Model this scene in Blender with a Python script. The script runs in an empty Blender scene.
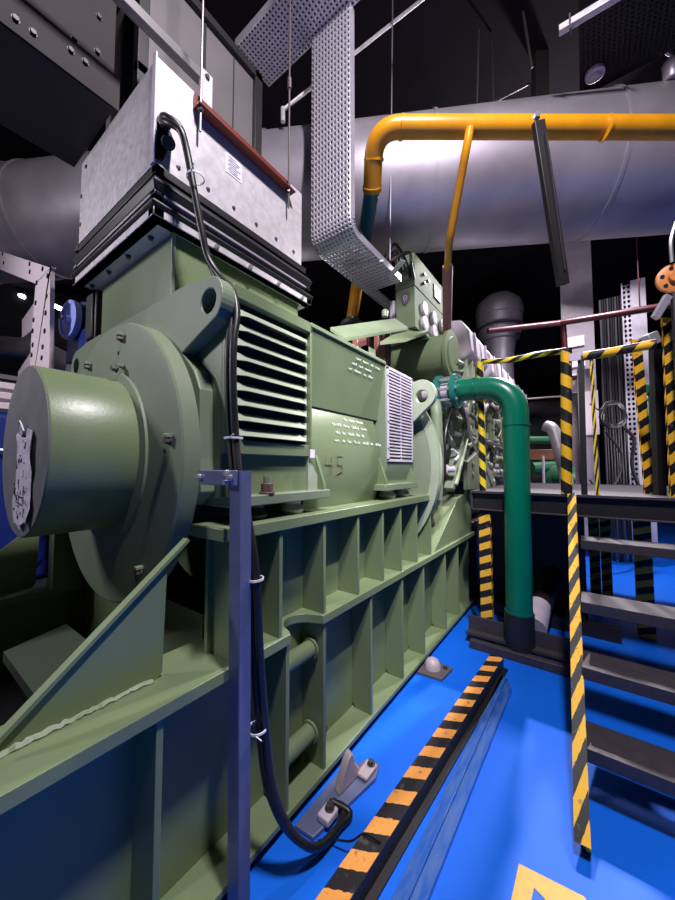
import bpy, bmesh, math, random
from mathutils import Vector as V, Matrix as M
random.seed(7)
S = bpy.context.scene
COL = S.collection
PI = math.pi
# ------------------------------------------------------------------ camera figures
F = 342.0; H = 1.6
PIT = math.atan(18/F); YAW = math.atan(250.5*math.cos(PIT)/F)
FW = V((-math.sin(YAW)*math.cos(PIT), math.cos(YAW)*math.cos(PIT), math.sin(PIT)))
RT = V((math.cos(YAW), math.sin(YAW), 0)); UP = RT.cross(FW)
def ray(px, py): return FW + (px-337.5)/F*RT - (py-450)/F*UP
def atx(px, py, x): d = ray(px, py); return V((0, 0, H)) + d*(x/d.x)
def aty(px, py, y): d = ray(px, py); return V((0, 0, H)) + d*(y/d.y)
def atz(px, py, z): d = ray(px, py); return V((0, 0, H)) + d*((z-H)/d.z)
def atd(px, py, t): return V((0, 0, H)) + ray(px, py)*t
# ------------------------------------------------------------------ materials
MAT = {}
def mat(name, col, rough=.5, metal=0., col2=None, scale=6., mix=.5, bump=0., bscale=40., detail=4., rvar=0., coat=0., emit=None, stretch=None, spec=None):
    m = bpy.data.materials.new(name); m.use_nodes = True
    nt = m.node_tree; b = nt.nodes['Principled BSDF']
    b.inputs['Base Color'].default_value = (*col, 1); b.inputs['Roughness'].default_value = rough
    b.inputs['Metallic'].default_value = metal
    if spec is not None: b.inputs['Specular IOR Level'].default_value = spec
    if coat: b.inputs['Coat Weight'].default_value = coat
    tc = nt.nodes.new('ShaderNodeTexCoord'); src = tc.outputs['Object']
    if stretch:
        mp = nt.nodes.new('ShaderNodeMapping'); mp.inputs['Scale'].default_value = stretch
        nt.links.new(src, mp.inputs[0]); src = mp.outputs[0]
    if col2:
        n = nt.nodes.new('ShaderNodeTexNoise'); n.inputs['Scale'].default_value = scale; n.inputs['Detail'].default_value = detail
        nt.links.new(src, n.inputs['Vector'])
        r = nt.nodes.new('ShaderNodeValToRGB'); r.color_ramp.elements[0].position = .5-mix/2; r.color_ramp.elements[1].position = .5+mix/2
        r.color_ramp.elements[0].color = (*col, 1); r.color_ramp.elements[1].color = (*col2, 1)
        nt.links.new(n.outputs['Fac'], r.inputs[0]); nt.links.new(r.outputs[0], b.inputs['Base Color'])
        if rvar:
            mr = nt.nodes.new('ShaderNodeMapRange'); mr.inputs['To Min'].default_value = rough-rvar; mr.inputs['To Max'].default_value = rough+rvar
            nt.links.new(n.outputs['Fac'], mr.inputs[0]); nt.links.new(mr.outputs[0], b.inputs['Roughness'])
    if bump:
        n2 = nt.nodes.new('ShaderNodeTexNoise'); n2.inputs['Scale'].default_value = bscale
        nt.links.new(src, n2.inputs['Vector'])
        bp = nt.nodes.new('ShaderNodeBump'); bp.inputs['Strength'].default_value = bump; bp.inputs['Distance'].default_value = .01
        nt.links.new(n2.outputs['Fac'], bp.inputs['Height']); nt.links.new(bp.outputs[0], b.inputs['Normal'])
    if emit:
        b.inputs['Emission Color'].default_value = (*emit[:3], 1); b.inputs['Emission Strength'].default_value = emit[3]
    MAT[name] = m; return m
def tape(name, c1, c2, period, slant=1., rough=.4, duty=.5):
    m = bpy.data.materials.new(name); m.use_nodes = True
    nt = m.node_tree; b = nt.nodes['Principled BSDF']; b.inputs['Roughness'].default_value = rough+.12; b.inputs['Specular IOR Level'].default_value = .3
    uv = nt.nodes.new('ShaderNodeUVMap'); sp = nt.nodes.new('ShaderNodeSeparateXYZ'); nt.links.new(uv.outputs[0], sp.inputs[0])
    def mth(op, a, bb):
        n = nt.nodes.new('ShaderNodeMath'); n.operation = op
        for i, v in enumerate((a, bb)):
            if isinstance(v, (int, float)): n.inputs[i].default_value = v
            elif v is not None: nt.links.new(v, n.inputs[i])
        return n.outputs[0]
    nz = nt.nodes.new('ShaderNodeTexNoise'); nz.inputs['Scale'].default_value = 5
    nt.links.new(uv.outputs[0], nz.inputs['Vector'])
    t = mth('ADD', mth('DIVIDE', sp.outputs[1], period), mth('MULTIPLY', sp.outputs[0], slant))
    t = mth('ADD', t, mth('MULTIPLY', nz.outputs['Fac'], .10))
    f = mth('FRACT', t, None); g = mth('GREATER_THAN', f, duty)
    mx = nt.nodes.new('ShaderNodeMix'); mx.data_type = 'RGBA'
    mx.inputs[6].default_value = (*c1, 1); mx.inputs[7].default_value = (*c2, 1)
    nt.links.new(g, mx.inputs[0])
    n3 = nt.nodes.new('ShaderNodeTexNoise'); n3.inputs['Scale'].default_value = 30
    tc = nt.nodes.new('ShaderNodeTexCoord'); nt.links.new(tc.outputs['Object'], n3.inputs['Vector'])
    mr = nt.nodes.new('ShaderNodeMapRange'); mr.inputs['From Min'].default_value = .62; mr.inputs['From Max'].default_value = .72; mr.inputs['To Max'].default_value = .6
    nt.links.new(n3.outputs['Fac'], mr.inputs[0])
    m2 = nt.nodes.new('ShaderNodeMix'); m2.data_type = 'RGBA'; m2.inputs[7].default_value = (.1, .09, .08, 1)
    nt.links.new(mx.outputs[2], m2.inputs[6]); nt.links.new(mr.outputs[0], m2.inputs[0]); nt.links.new(m2.outputs[2], b.inputs['Base Color'])
    MAT[name] = m
mat('green_paint', (.150, .205, .105), .38, col2=(.178, .235, .125), scale=3, bump=.06, bscale=60, rvar=.06)
mat('green_pale', (.30, .37, .25), .38, col2=(.38, .44, .33), scale=9, rvar=.06)
mat('green_mid', (.15, .20, .115), .75, col2=(.175, .23, .14), scale=9, spec=.3)
mat('green_disc', (.165, .215, .135), .52, col2=(.20, .25, .165), scale=4, bump=.05, bscale=90)
mat('grey_face', (.20, .20, .20), .55, col2=(.13, .13, .125), scale=7, bump=.1)
mat('galvanised', (.60, .56, .60), .42, .35, col2=(.70, .66, .70), scale=28, mix=.3, rvar=.08)
mat('duct_metal', (.30, .27, .32), .46, .5, col2=(.44, .40, .46), scale=2.2, bump=.3, bscale=3.5, rvar=.08)
mat('duct_grey', (.026, .022, .024), .75, 0, spec=.25, col2=(.036, .031, .033), scale=3)  # near-black colour stands in for the weak light on the overhead duct
mat('duct_mid', (.12, .108, .112), .5, .2, col2=(.16, .145, .15), scale=3)
mat('black_rubber', (.012, .012, .014), .5)
mat('cable_black', (.010, .010, .013), .42)
mat('black_steel', (.008, .007, .009), .5, col2=(.014, .012, .015), scale=8)
mat('dark_steel', (.062, .054, .064), .55, .2, col2=(.036, .032, .04), scale=20, mix=.7, bump=.1)
mat('dark_green', (.04, .055, .035), .4)
mat('dark_hole', (.006, .006, .006), .9)
mat('tray_metal', (.55, .52, .60), .4, .55, col2=(.66, .62, .70), scale=30)
mat('yellow_paint', (.72, .30, .008), .34, col2=(.60, .24, .008), scale=9)
mat('teal_paint', (.01, .16, .14), .35)
mat('pipe_green', (.0, .17, .095), .3, col2=(.0, .145, .08), scale=5)
mat('rust_pink', (.42, .17, .15), .5, col2=(.34, .14, .12), scale=30)
mat('red_oxide', (.17, .022, .009), .5, col2=(.13, .016, .008), scale=12)
mat('dark_red', (.055, .004, .008), .4)
mat('floor_blue', (.004, .12, .72), .5, spec=.2, col2=(.006, .15, .82), scale=1.6, bump=.05, bscale=25, rvar=.06)
mat('channel_blue', (.012, .105, .52), .3, .2, col2=(.07, .17, .48), scale=14, mix=.25, stretch=(3, .6, 1))
mat('scuff_teal', (.02, .20, .33), .4, col2=(.05, .26, .36), scale=18)
mat('marking_yellow', (.80, .42, .015), .5, col2=(.62, .33, .03), scale=30)
mat('blue_steel', (.11, .13, .24), .42, .2, col2=(.15, .17, .30), scale=14)
mat('blue_machine', (.012, .03, .22), .35)
mat('reel_blue', (.36, .42, .95), .4)
mat('violet_white', (.50, .44, .55), .42, col2=(.66, .60, .68), scale=10)
mat('rack_pink', (.74, .63, .70), .5)
mat('bolt_steel', (.12, .10, .10), .4, .6)
mat('bolt_bright', (.65, .62, .68), .3, .8)
mat('rust_bolt', (.16, .09, .08), .55, .3)
mat('paper', (.80, .74, .82), .5, col2=(.64, .58, .68), scale=22, bump=.5, bscale=25)
mat('ink', (.04, .04, .06), .7)
mat('chalk', (.88, .92, .86), .7)
mat('red_ink', (.20, .10, .06), .7)
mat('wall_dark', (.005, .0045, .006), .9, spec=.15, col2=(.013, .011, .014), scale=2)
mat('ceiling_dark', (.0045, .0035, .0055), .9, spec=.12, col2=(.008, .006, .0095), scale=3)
mat('column_pale', (.34, .30, .35), .6, col2=(.26, .23, .27), scale=2.5, mix=.2)
mat('rubber_pad', (.10, .09, .10), .6)
mat('foot_pink', (.48, .40, .42), .45)
mat('white_wire', (.75, .72, .75), .4)
mat('tube_lamp', (1, 1, 1), .5, emit=(.95, .92, 1., 14))
mat('orange_paint', (.72, .25, .06), .45, col2=(.6, .2, .05), scale=20)
mat('crest', (.17, .15, .19), .4, .4)
mat('machine_green', (.02, .12, .05), .4)
mat('brown_wood', (.22, .09, .05), .5)
tape('hazard_tape', (.86, .48, .02), (.012, .012, .014), .20, .75)
tape('hazard_post', (.86, .48, .05), (.014, .012, .014), .125, .35)
tape('hazard_thin', (.86, .62, .03), (.012, .012, .014), .16, 1.)
tape('hazard_kerb', (.86, .36, .08), (.014, .012, .016), .165, -.3)
tape('hazard_big', (.90, .48, .03), (.012, .012, .014), .15, .45)
# ------------------------------------------------------------------ mesh builder
class MB:
    def __init__(s): s.v = []; s.f = []; s.uv = []; s.sm = []
    def face(s, idx, uv=None, sm=False): s.f.append(idx); s.uv.append(uv or [(0, 0)]*len(idx)); s.sm.append(sm)
    def bar(s, p0, p1, w, h, up=(0, 0, 1)):
        p0 = V(p0); p1 = V(p1); d = (p1-p0); L = d.length; d = d/L; up = V(up)
        if abs(d.dot(up)) > .98: up = V((0, 1, 0))
        a = d.cross(up).normalized(); b = a.cross(d).normalized()
        n = len(s.v)
        for p in (p0, p1):
            for sa, sb in ((-1, -1), (1, -1), (1, 1), (-1, 1)): s.v.append(p+a*sa*w/2+b*sb*h/2)
        for i in range(4):
            j = (i+1) % 4
            s.face([n+i, n+j, n+4+j, n+4+i], [(0, 0), (1, 0), (1, L), (0, L)])
        s.face([n+3, n+2, n+1, n]); s.face([n+4, n+5, n+6, n+7]); return s
    def box(s, a, b):
        x0, y0, z0 = a; x1, y1, z1 = b
        x0, x1 = sorted((x0, x1)); y0, y1 = sorted((y0, y1)); z0, z1 = sorted((z0, z1))
        n = len(s.v); s.v += [V(p) for p in ((x0,y0,z0),(x1,y0,z0),(x1,y1,z0),(x0,y1,z0),(x0,y0,z1),(x1,y0,z1),(x1,y1,z1),(x0,y1,z1))]
        for q in ((0,3,2,1),(4,5,6,7),(0,1,5,4),(1,2,6,5),(2,3,7,6),(3,0,4,7)): s.face([n+i for i in q])
        return s
    def tube(s, pts, r, seg=12, cap=True, twist=1.):
        pts = [V(p) for p in pts]; N = len(pts); rr = r if isinstance(r, (list, tuple)) else [r]*N
        t = [(pts[min(i+1, N-1)]-pts[max(i-1, 0)]).normalized() for i in range(N)]
        a = t[0].orthogonal().normalized(); n = len(s.v); L = 0; Ls = []
        for i in range(N):
            if i: L += (pts[i]-pts[i-1]).length
            Ls.append(L)
            a = (a-t[i]*a.dot(t[i])).normalized(); b = t[i].cross(a)
            for k in range(seg):
                th = 2*PI*k/seg; s.v.append(pts[i]+(a*math.cos(th)+b*math.sin(th))*rr[i])
        for i in range(N-1):
            for k in range(seg):
                j = (k+1) % seg
                s.face([n+i*seg+k, n+i*seg+j, n+(i+1)*seg+j, n+(i+1)*seg+k],
                       [(k/seg*twist, Ls[i]), ((k+1)/seg*twist, Ls[i]), ((k+1)/seg*twist, Ls[i+1]), (k/seg*twist, Ls[i+1])], True)
        if cap:
            s.face([n+k for k in range(seg)][::-1]); s.face([n+(N-1)*seg+k for k in range(seg)])
        return s
    def cyl(s, p0, p1, r, r2=None, seg=24): return s.tube([p0, p1], [r, r if r2 is None else r2], seg)
    def lathe(s, o, ax, prof, seg=32):   # prof = (distance along axis, radius)
        o = V(o); ax = V(ax).normalized()
        a = ax.orthogonal().normalized(); b = ax.cross(a); n = len(s.v)
        for d, r in prof:
            for k in range(seg):
                th = 2*PI*k/seg; s.v.append(o+ax*d+(a*math.cos(th)+b*math.sin(th))*max(r, .0004))
        for i in range(len(prof)-1):
            sm = abs(prof[i][1]-prof[i+1][1]) < 1e9
            for k in range(seg):
                j = (k+1) % seg; s.face([n+i*seg+k, n+i*seg+j, n+(i+1)*seg+j, n+(i+1)*seg+k], None, sm)
        s.face([n+k for k in range(seg)][::-1]); s.face([n+(len(prof)-1)*seg+k for k in range(seg)]); return s
    def prism(s, pts, d):
        pts = [V(p) for p in pts]; d = V(d); n = len(s.v); N = len(pts); s.v += pts+[p+d for p in pts]
        s.face(list(range(N))[::-1]); s.face([n_ for n_ in range(N, 2*N)])
        for q in (-1, -2): s.f[q] = [n+i for i in s.f[q]]
        for i in range(N): j = (i+1) % N; s.face([n+i, n+j, n+N+j, n+N+i])
        return s
    def ring(s, c, ax, r0, r1, th, seg=40):
        c = V(c); ax = V(ax).normalized(); a = ax.orthogonal().normalized(); b = ax.cross(a); n = len(s.v)
        for k in range(seg):
            t = 2*PI*k/seg; e = a*math.cos(t)+b*math.sin(t)
            s.v += [c+e*r0, c+e*r1, c+e*r1+ax*th, c+e*r0+ax*th]
        for k in range(seg):
            i = n+4*k; j = n+4*((k+1) % seg)
            for q in range(4): p = (q+1) % 4; s.face([i+q, i+p, j+p, j+q])
        return s
    def hexbolt(s, p, ax, r=.018, h=.014):
        ax = V(ax).normalized(); s.tube([p, V(p)+ax*h*.3], [r*1.35]*2, 12); s.tube([V(p)+ax*h*.3, V(p)+ax*h*1.3], [r]*2, 6); return s
def rootloc(p):
    v = V((0, 0, 0))
    while p: v += p.location; p = p.parent
    return v
def build(name, mb, m, parent=None, bevel=0, fixn=True, weld=False, label=None, kind=None):
    me = bpy.data.meshes.new(name)
    if parent is None:
        xs = [v.x for v in mb.v]; ys = [v.y for v in mb.v]; zs = [v.z for v in mb.v]
        o0 = V(((min(xs)+max(xs))/2, (min(ys)+max(ys))/2, min(zs)))
    else: o0 = rootloc(parent)
    me.from_pydata([v-o0 for v in mb.v], [], mb.f)
    ul = me.uv_layers.new(name='UVMap'); k = 0
    flat = []
    for u in mb.uv:
        for q in u: flat += [q[0], q[1]]
    ul.data.foreach_set('uv', flat)
    me.polygons.foreach_set('use_smooth', mb.sm)
    me.materials.append(MAT[m] if isinstance(m, str) else m)
    if weld:
        bm = bmesh.new(); bm.from_mesh(me); bmesh.ops.remove_doubles(bm, verts=bm.verts, dist=.0004); bmesh.ops.recalc_face_normals(bm, faces=bm.faces); bm.to_mesh(me); bm.free()
    if fixn:
        bm = bmesh.new(); bm.from_mesh(me); bmesh.ops.recalc_face_normals(bm, faces=bm.faces); bm.to_mesh(me); bm.free()
    me.set_sharp_from_angle(angle=math.radians(38))
    o = bpy.data.objects.new(name, me); COL.objects.link(o)
    if parent: o.parent = parent
    else: o.location = o0
    if bevel:
        b = o.modifiers.new('Bevel', 'BEVEL'); b.width = bevel; b.segments = 2; b.limit_method = 'ANGLE'
    if label: o['label'] = label
    if kind: o['kind'] = kind
    return o
def tag(o, label, cat, group=None):
    o['label'] = label; o['category'] = cat
    if group: o['group'] = group
    return o
def thing(name, loc, label, cat, group=None):
    o = bpy.data.objects.new(name, None); COL.objects.link(o); o.location = V(loc); o.empty_display_size = .1
    return tag(o, label, cat, group)
def struct(name, mb, m, **k): return build(name, mb, m, kind='structure', **k)
def copy_tree(o, parent=None):
    c = o.copy(); COL.objects.link(c)
    if parent: c.parent = parent
    for ch in list(o.children): copy_tree(ch, c)
    return c
def fillet(pts, r, n=6):
    pts = [V(p) for p in pts]; out = [pts[0]]
    for i in range(1, len(pts)-1):
        a, b, c = pts[i-1], pts[i], pts[i+1]; u = (a-b); v = (c-b)
        k = min(r, u.length*.49, v.length*.49); p = b+u.normalized()*k; q = b+v.normalized()*k
        for j in range(n+1): t = j/n; out.append(p*(1-t)**2+b*2*t*(1-t)+q*t*t)
    out.append(pts[-1]); return out
def smooth(pts, n=6):
    pts = [V(p) for p in pts]; P = [pts[0]*2-pts[1]]+pts+[pts[-1]*2-pts[-2]]; out = []
    for i in range(1, len(P)-2):
        for j in range(n):
            t = j/n; a, b, c, d = P[i-1:i+3]
            out.append(.5*((2*b)+(c-a)*t+(2*a-5*b+4*c-d)*t*t+(3*b-a-3*c+d)*t**3))
    out.append(pts[-1]); return out
# ================================================================== SETTING
struct('floor', MB().box((-12, -6, -.1), (6, 16, 0)), 'floor_blue')
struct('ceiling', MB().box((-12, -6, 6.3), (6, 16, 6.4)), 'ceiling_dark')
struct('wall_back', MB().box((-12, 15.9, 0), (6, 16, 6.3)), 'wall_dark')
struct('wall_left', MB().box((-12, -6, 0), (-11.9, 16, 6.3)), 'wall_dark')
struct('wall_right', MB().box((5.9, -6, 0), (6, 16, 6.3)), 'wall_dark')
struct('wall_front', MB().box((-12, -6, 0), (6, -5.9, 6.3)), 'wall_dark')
# ================================================================== SKID
skid = thing('base_frame', (-2.08, 1.8, 0), 'long green welded steel base frame with two tiers of stiffener plates carrying the generator', 'machine base')
X0 = -1.117
def beam_side(x_out, sgn, stiffU, stiffL, main):
    # sgn = +1 outer face towards +x
    xi = x_out-sgn*.30; xw = x_out-sgn*.155
    build('top_flange', MB().box((xi, .80, 1.318), (x_out, 2.97, 1.368)), 'green_paint', skid, .004)
    build('upper_web', MB().prism([(xw, .84, .84), (xw, 2.97, .84), (xw, 2.97, 1.32), (xw, .84, 1.32)], (-sgn*.02, 0, 0)), 'green_paint', skid)
    build('nose_plate', MB().prism([(xw, .64, .84), (xw, .66, .86), (xw, .67, 1.26), (xw, .735, 1.32), (xw, .234, .88), (xw, -.9, .88), (xw, -.9, .84)], (-sgn*.02, 0, 0)), 'green_paint', skid, .004)
    if main:
        # plan of the middle flange with the access notch
        pl = [(xi, -1.2), (x_out, -1.2), (x_out, 1.165), (x_out-.02, 1.175)]
        for k in range(9):
            t = k/8; pl.append((x_out-.02-.115*math.sin(PI*t)**.6 if 0 < t < 1 else x_out-.02, 1.18+.22*t))
        pl += [(x_out, 1.405), (x_out, 4.3), (xi, 4.3)]
        build('middle_flange', MB().prism([(x, y, .80) for x, y in pl], (0, 0, .044)), 'green_paint', skid, .003)
    else:
        build('middle_flange', MB().box((xi, -1.2, .80), (x_out, 4.3, .844)), 'green_paint', skid)
    build('lower_web', MB().box((xw-sgn*.02, -1.2, .07), (xw, 4.28, .80)), 'green_paint', skid)
    build('bottom_flange', MB().box((xi, -1.2, .045), (x_out, 4.3, .072)), 'green_paint', skid, .003)
    for y in stiffU:
        build('stiffener_plate', MB().prism([(xw, y, .844), (x_out-sgn*.012, y, .844), (x_out-sgn*.012, y, 1.318), (xw, y, 1.318)], (0, .02, 0)), 'green_paint', skid, .002)
    for y in stiffL:
        build('stiffener_plate', MB().prism([(xw, y, .10), (xw+sgn*.03, y, .072), (x_out-sgn*.012, y, .072), (x_out-sgn*.012, y, .80), (xw, y, .80)], (0, .022, 0)), 'green_paint', skid, .002)
beam_side(X0, 1, (.86, 1.104, 1.421, 1.749, 2.058, 2.331, 2.622, 2.92), (-.15, .573, 1.151, 1.422, 1.897, 2.346, 2.749, 3.284, 3.682, 4.046), True)
beam_side(-3.05, -1, (), (), False)
# weld bead and sloping edge strip of the nose plate
build('sloped_edge', MB().bar((X0-.158, .745, 1.322), (X0-.158, .225, .885), .035, .012), 'green_paint', skid)
wp = [V((X0-.150+random.uniform(-.004, .004), -.9+i*.012, .848+random.uniform(-.003, .003))) for i in range(128)]
build('weld_bead', MB().tube(wp, [.008+random.uniform(0, .004) for _ in wp], 6), 'green_pale', skid)
for z, y1 in ((.655, 1.40), (.235, 1.41)):
    build('cross_pipe', MB().cyl((X0-.09, 1.17, z), (X0-.09, y1+.02, z), .042).ring((X0-.09, 1.40, z), (0, 1, 0), .03, .054, .012), 'green_paint', skid)
# cross members between the beams, far end ramps
build('cross_member', MB().prism([(-1.98, .36, .80), (-1.40, .36, .80), (-1.40, .60, .80), (-2.08, .60, .80)], (0, 0, .04)), 'dark_green', skid)
build('cross_member', MB().box((-2.75, .90, .84), (-1.40, .93, .95)).box((-2.75, .90, .3), (-1.4, .92, .84)), 'green_paint', skid)
build('cavity_shade', MB().box((-2.76, -1.2, .40), (-1.28, 2.4, .42)), 'black_steel', skid)  # added black sheet, stands in for the dark inside the frame
build('cross_member', MB().box((-2.75, 2.4, .3), (-1.4, 2.42, 1.3)), 'green_paint', skid)
build('far_post', MB().box((-2.80, .70, .84), (-2.70, .78, 1.30)).prism([(-2.75, .78, .84), (-2.75, 1.05, .84), (-2.75, .78, 1.3)], (-.02, 0, 0)), 'green_paint', skid)
build('end_ramp', MB().prism([(X0-.02, 3.02, .844), (X0-.02, 4.25, .844), (X0-.02, 4.25, 1.12), (X0-.02, 4.0, 1.30), (X0-.02, 3.75, 1.28)], (-.26, 0, 0)), 'green_paint', skid, .004)
for y in (.2, 1.30, 3.05):   # bolts in the lower web
    build('web_plug', MB().cyl((X0-.155, y+.28, .12), (X0-.125, y+.28, .12), .022), 'bolt_steel', skid)
# resilient feet
def foot(loc, lab, s=1.):
    t = thing('mounting_foot', loc, lab, 'machine foot')
    build('foot_plate', MB().prism([(loc[0]-.09*s, loc[1]-.12*s, .0), (loc[0]+.10*s, loc[1]-.10*s, 0), (loc[0]+.12*s, loc[1]+.09*s, 0), (loc[0]-.09*s, loc[1]+.12*s, 0)], (0, 0, .022)), 'rubber_pad', t, .004)
    build('dome', MB().lathe((loc[0]-.01, loc[1], .022), (0, 0, 1), [(0, .062*s), (.03*s, .06*s), (.06*s, .045*s), (.075*s, .02*s), (.078*s, 0)]), 'foot_pink', t)
    build('bolt', MB().hexbolt((loc[0]+.075*s, loc[1]+.05*s, .022), (0, 0, 1), .016), 'bolt_steel', t)
foot((X0+.085, 2.70, 0), 'small grey domed machine foot on the blue floor beside the base frame, the farther one')
t = thing('mounting_foot', (-1.02, 1.42, 0), 'pinkish fin-shaped machine foot with two bolted lugs near the cable loop', 'machine foot')
build('foot_plate', MB().prism([(-1.10, 1.18, .0), (-1.0, 1.19, 0), (-.925, 1.60, 0), (-.95, 1.68, 0), (-1.02, 1.67, 0), (-1.10, 1.5, 0)], (0, 0, .02)), 'blue_steel', t, .004)
fp = [(-1.06, 1.42, .02)]+[(-1.06+.02*math.sin(a), 1.43+.14*(a/PI), .02+.15*math.sin(a)**.7) for a in [PI*k/10 for k in range(1, 10)]]+[(-1.04, 1.60, .02)]
build('fin', MB().prism(fp, (.045, -.02, 0)), 'foot_pink', t, .012)
build('lug', MB().box((-1.01, 1.54, .02), (-.945, 1.65, .04)), 'foot_pink', t, .008)
build('bolt', MB().hexbolt((-.972, 1.63, .04), (0, 0, 1), .016, .014), 'bolt_steel', t)
build('lug', MB().box((-1.03, 1.25, .02), (-.965, 1.33, .055)), 'violet_white', t, .008)
build('bolt', MB().hexbolt((-.995, 1.30, .055), (0, 0, 1), .017, .016), 'bolt_steel', t)
# ================================================================== GENERATOR
CX, CZ = -2.02, 1.65
gen = thing('generator', (CX, 1.7, 1.37), 'big green alternator with round end disc, louvred side and lifting eyes on the base frame', 'generator')
def arc(cx, cz, r, a0, a1, n, y): return [(cx+r*math.cos(math.radians(a0+(a1-a0)*k/n)), y, cz+r*math.sin(math.radians(a0+(a1-a0)*k/n))) for k in range(n+1)]
def eye_plate(y, th, xr, ztop, right_profile, name='end_plate'):
    out = []
    L = lambda x: 2*CX-x
    pr = right_profile
    out = pr+[(L(x), yy, z) for x, yy, z in reversed(pr)]
    return MB().prism(out, (0, th, 0))
ex, ez, er = -1.262, 2.292, .108
prof = [(-1.36, .80, 1.44), (-1.27, .80, 1.50), (-1.285, .80, 1.64), (-1.292, .80, 1.80), (-1.297, .80, 1.93), (-1.34, .80, 2.02), (-1.443, .80, 2.112)]
prof += arc(ex, ez, er, -48, 100, 14, .80)+[(-1.45, .80, 2.42)]
plate = build('end_plate', eye_plate(.80, .065, -1.15, 2.44, prof), 'green_disc', gen, .006)
# real lifting holes
def punch(ob, c, a, rad, ln):
    h = MB().cyl(V(c)-V(a)*ln, V(c)+V(a)*ln, rad, seg=32); me = bpy.data.meshes.new('cut'); me.from_pydata(h.v, [], h.f)
    bmn = bmesh.new(); bmn.from_mesh(me); bmesh.ops.recalc_face_normals(bmn, faces=bmn.faces); bmn.to_mesh(me); bmn.free()
    co = bpy.data.objects.new('cut', me); COL.objects.link(co)
    md = ob.modifiers.new('Hole', 'BOOLEAN'); md.object = co; md.operation = 'DIFFERENCE'; md.solver = 'EXACT'
    bev = ob.modifiers.get('Bevel')
    if bev: bev.show_viewport = False
    bpy.context.view_layer.update(); dg = bpy.context.evaluated_depsgraph_get(); dg.update()
    nm = bpy.data.meshes.new_from_object(ob.evaluated_get(dg))
    for pl_ in nm.polygons: pl_.use_smooth = False
    if bev: bev.show_viewport = True
    ob.modifiers.remove(md); ob.data = nm; bpy.data.objects.remove(co)
for sx in (ex+.012, 2*CX-ex-.012): punch(plate, (sx, .83, ez), (0, 1, 0), .052, .2)
build('bearing_disc', MB().lathe((-1.98, .80, 1.64), (0, -1, 0), [(0, .70), (.07, .70), (.078, .692), (.08, .66)], 96), 'green_disc', gen)
build('disc_step', MB().lathe((-1.985, .72, 1.66), (0, -1, 0), [(0, .43), (.010, .425), (.012, .40)], 64), 'green_disc', gen)
sc = build('shaft_cover', MB().lathe((-1.99, .72, 1.675), (0, -1, 0), [(0, .375), (.32, .375), (.325, .372)], 96), 'green_paint', gen)
build('cover_face', MB().lathe((-1.99, .395, 1.675), (0, -1, 0), [(0, .370), (.004, .368)], 96), 'grey_face', sc, label='bare grey end face of the shaft cover')
# crumpled paper tag hanging on the end face
pp = []
for k in range(9):
    t = k/8; cx = -1.905-.012*t+.006*math.sin(k*2.3); w = .115-.012*math.sin(k*1.9)
    pp.append((cx, w, 1.745-.385*t))
pm = MB(); NU = 8
for k, (cx, w, z) in enumerate(pp):
    for j in range(NU+1):
        u = j/NU-.5; pm.v.append(V((cx+u*2*w, .383-.006*math.cos(j*2.2+k)-.003, z+.02*math.sin(j*1.3))))
for k in range(8):
    for j in range(NU): a = k*(NU+1)+j; pm.face([a, a+1, a+NU+2, a+NU+1], None, True)
pg = build('paper_tag', pm, 'paper', sc, label='crumpled white paper tag with faded print')
im = MB()
random.seed(3)
for k in range(30):
    z = 1.72-.33*random.random(); t = (1.76-z)/.41; c = -1.905-.012*t+random.uniform(-.08, .08)
    im.bar((c, .372, z), (c+random.uniform(-.018, .018), .372, z-random.uniform(.004, .03)), .004, .002)
for a, b in (((0, 0), (1, 0)), ((1, 0), (1, 1)), ((1, 1), (0, 1)), ((0, 1), (0, 0)), ((.3, -.4), (.35, -.4)), ((.9, -.4), (.95, -.4))):
    im.bar((-1.95+a[0]*.035, .371, 1.455+a[1]*.03), (-1.95+b[0]*.035+.001, .371, 1.455+b[1]*.03), .006, .002)
build('print_marks', im, 'ink', pg, kind='stuff')
build('tag_wire', MB().tube(smooth([(-1.98, .378, 1.745), (-1.95, .37, 1.80), (-1.90, .375, 1.755)]), .003, 6), 'white_wire', pg)
# bolts and dog clamps on the disc
for a, r in ((78, .63), (8, .62), (-50, .62), (118, .62), (150, .6)):
    x = -1.98+r*math.cos(math.radians(a)); z = 1.64+r*math.sin(math.radians(a))
    b = build('disc_clamp', MB().box((x-.013, .690, z-.004), (x+.013, .722, z+.012)), 'green_disc', gen, .003)
    build('bolt', MB().hexbolt((x, .715, z-.018), (0, -1, 0), .013, .018), 'bolt_steel', b)
    build('plug_hole', MB().cyl((x-.05, .718, z-.055-.02*(a > 60)), (x-.05, .724, z-.055-.02*(a > 60)), .009, seg=12), 'dark_hole', gen)
b = build('disc_clamp', MB().box((-1.86, .69, 2.095), (-1.83, .72, 2.11)), 'green_disc', gen, .003)
build('bolt', MB().hexbolt((-1.83, .69, 2.08), (0, -1, 0), .015, .02), 'bolt_steel', b)
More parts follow.
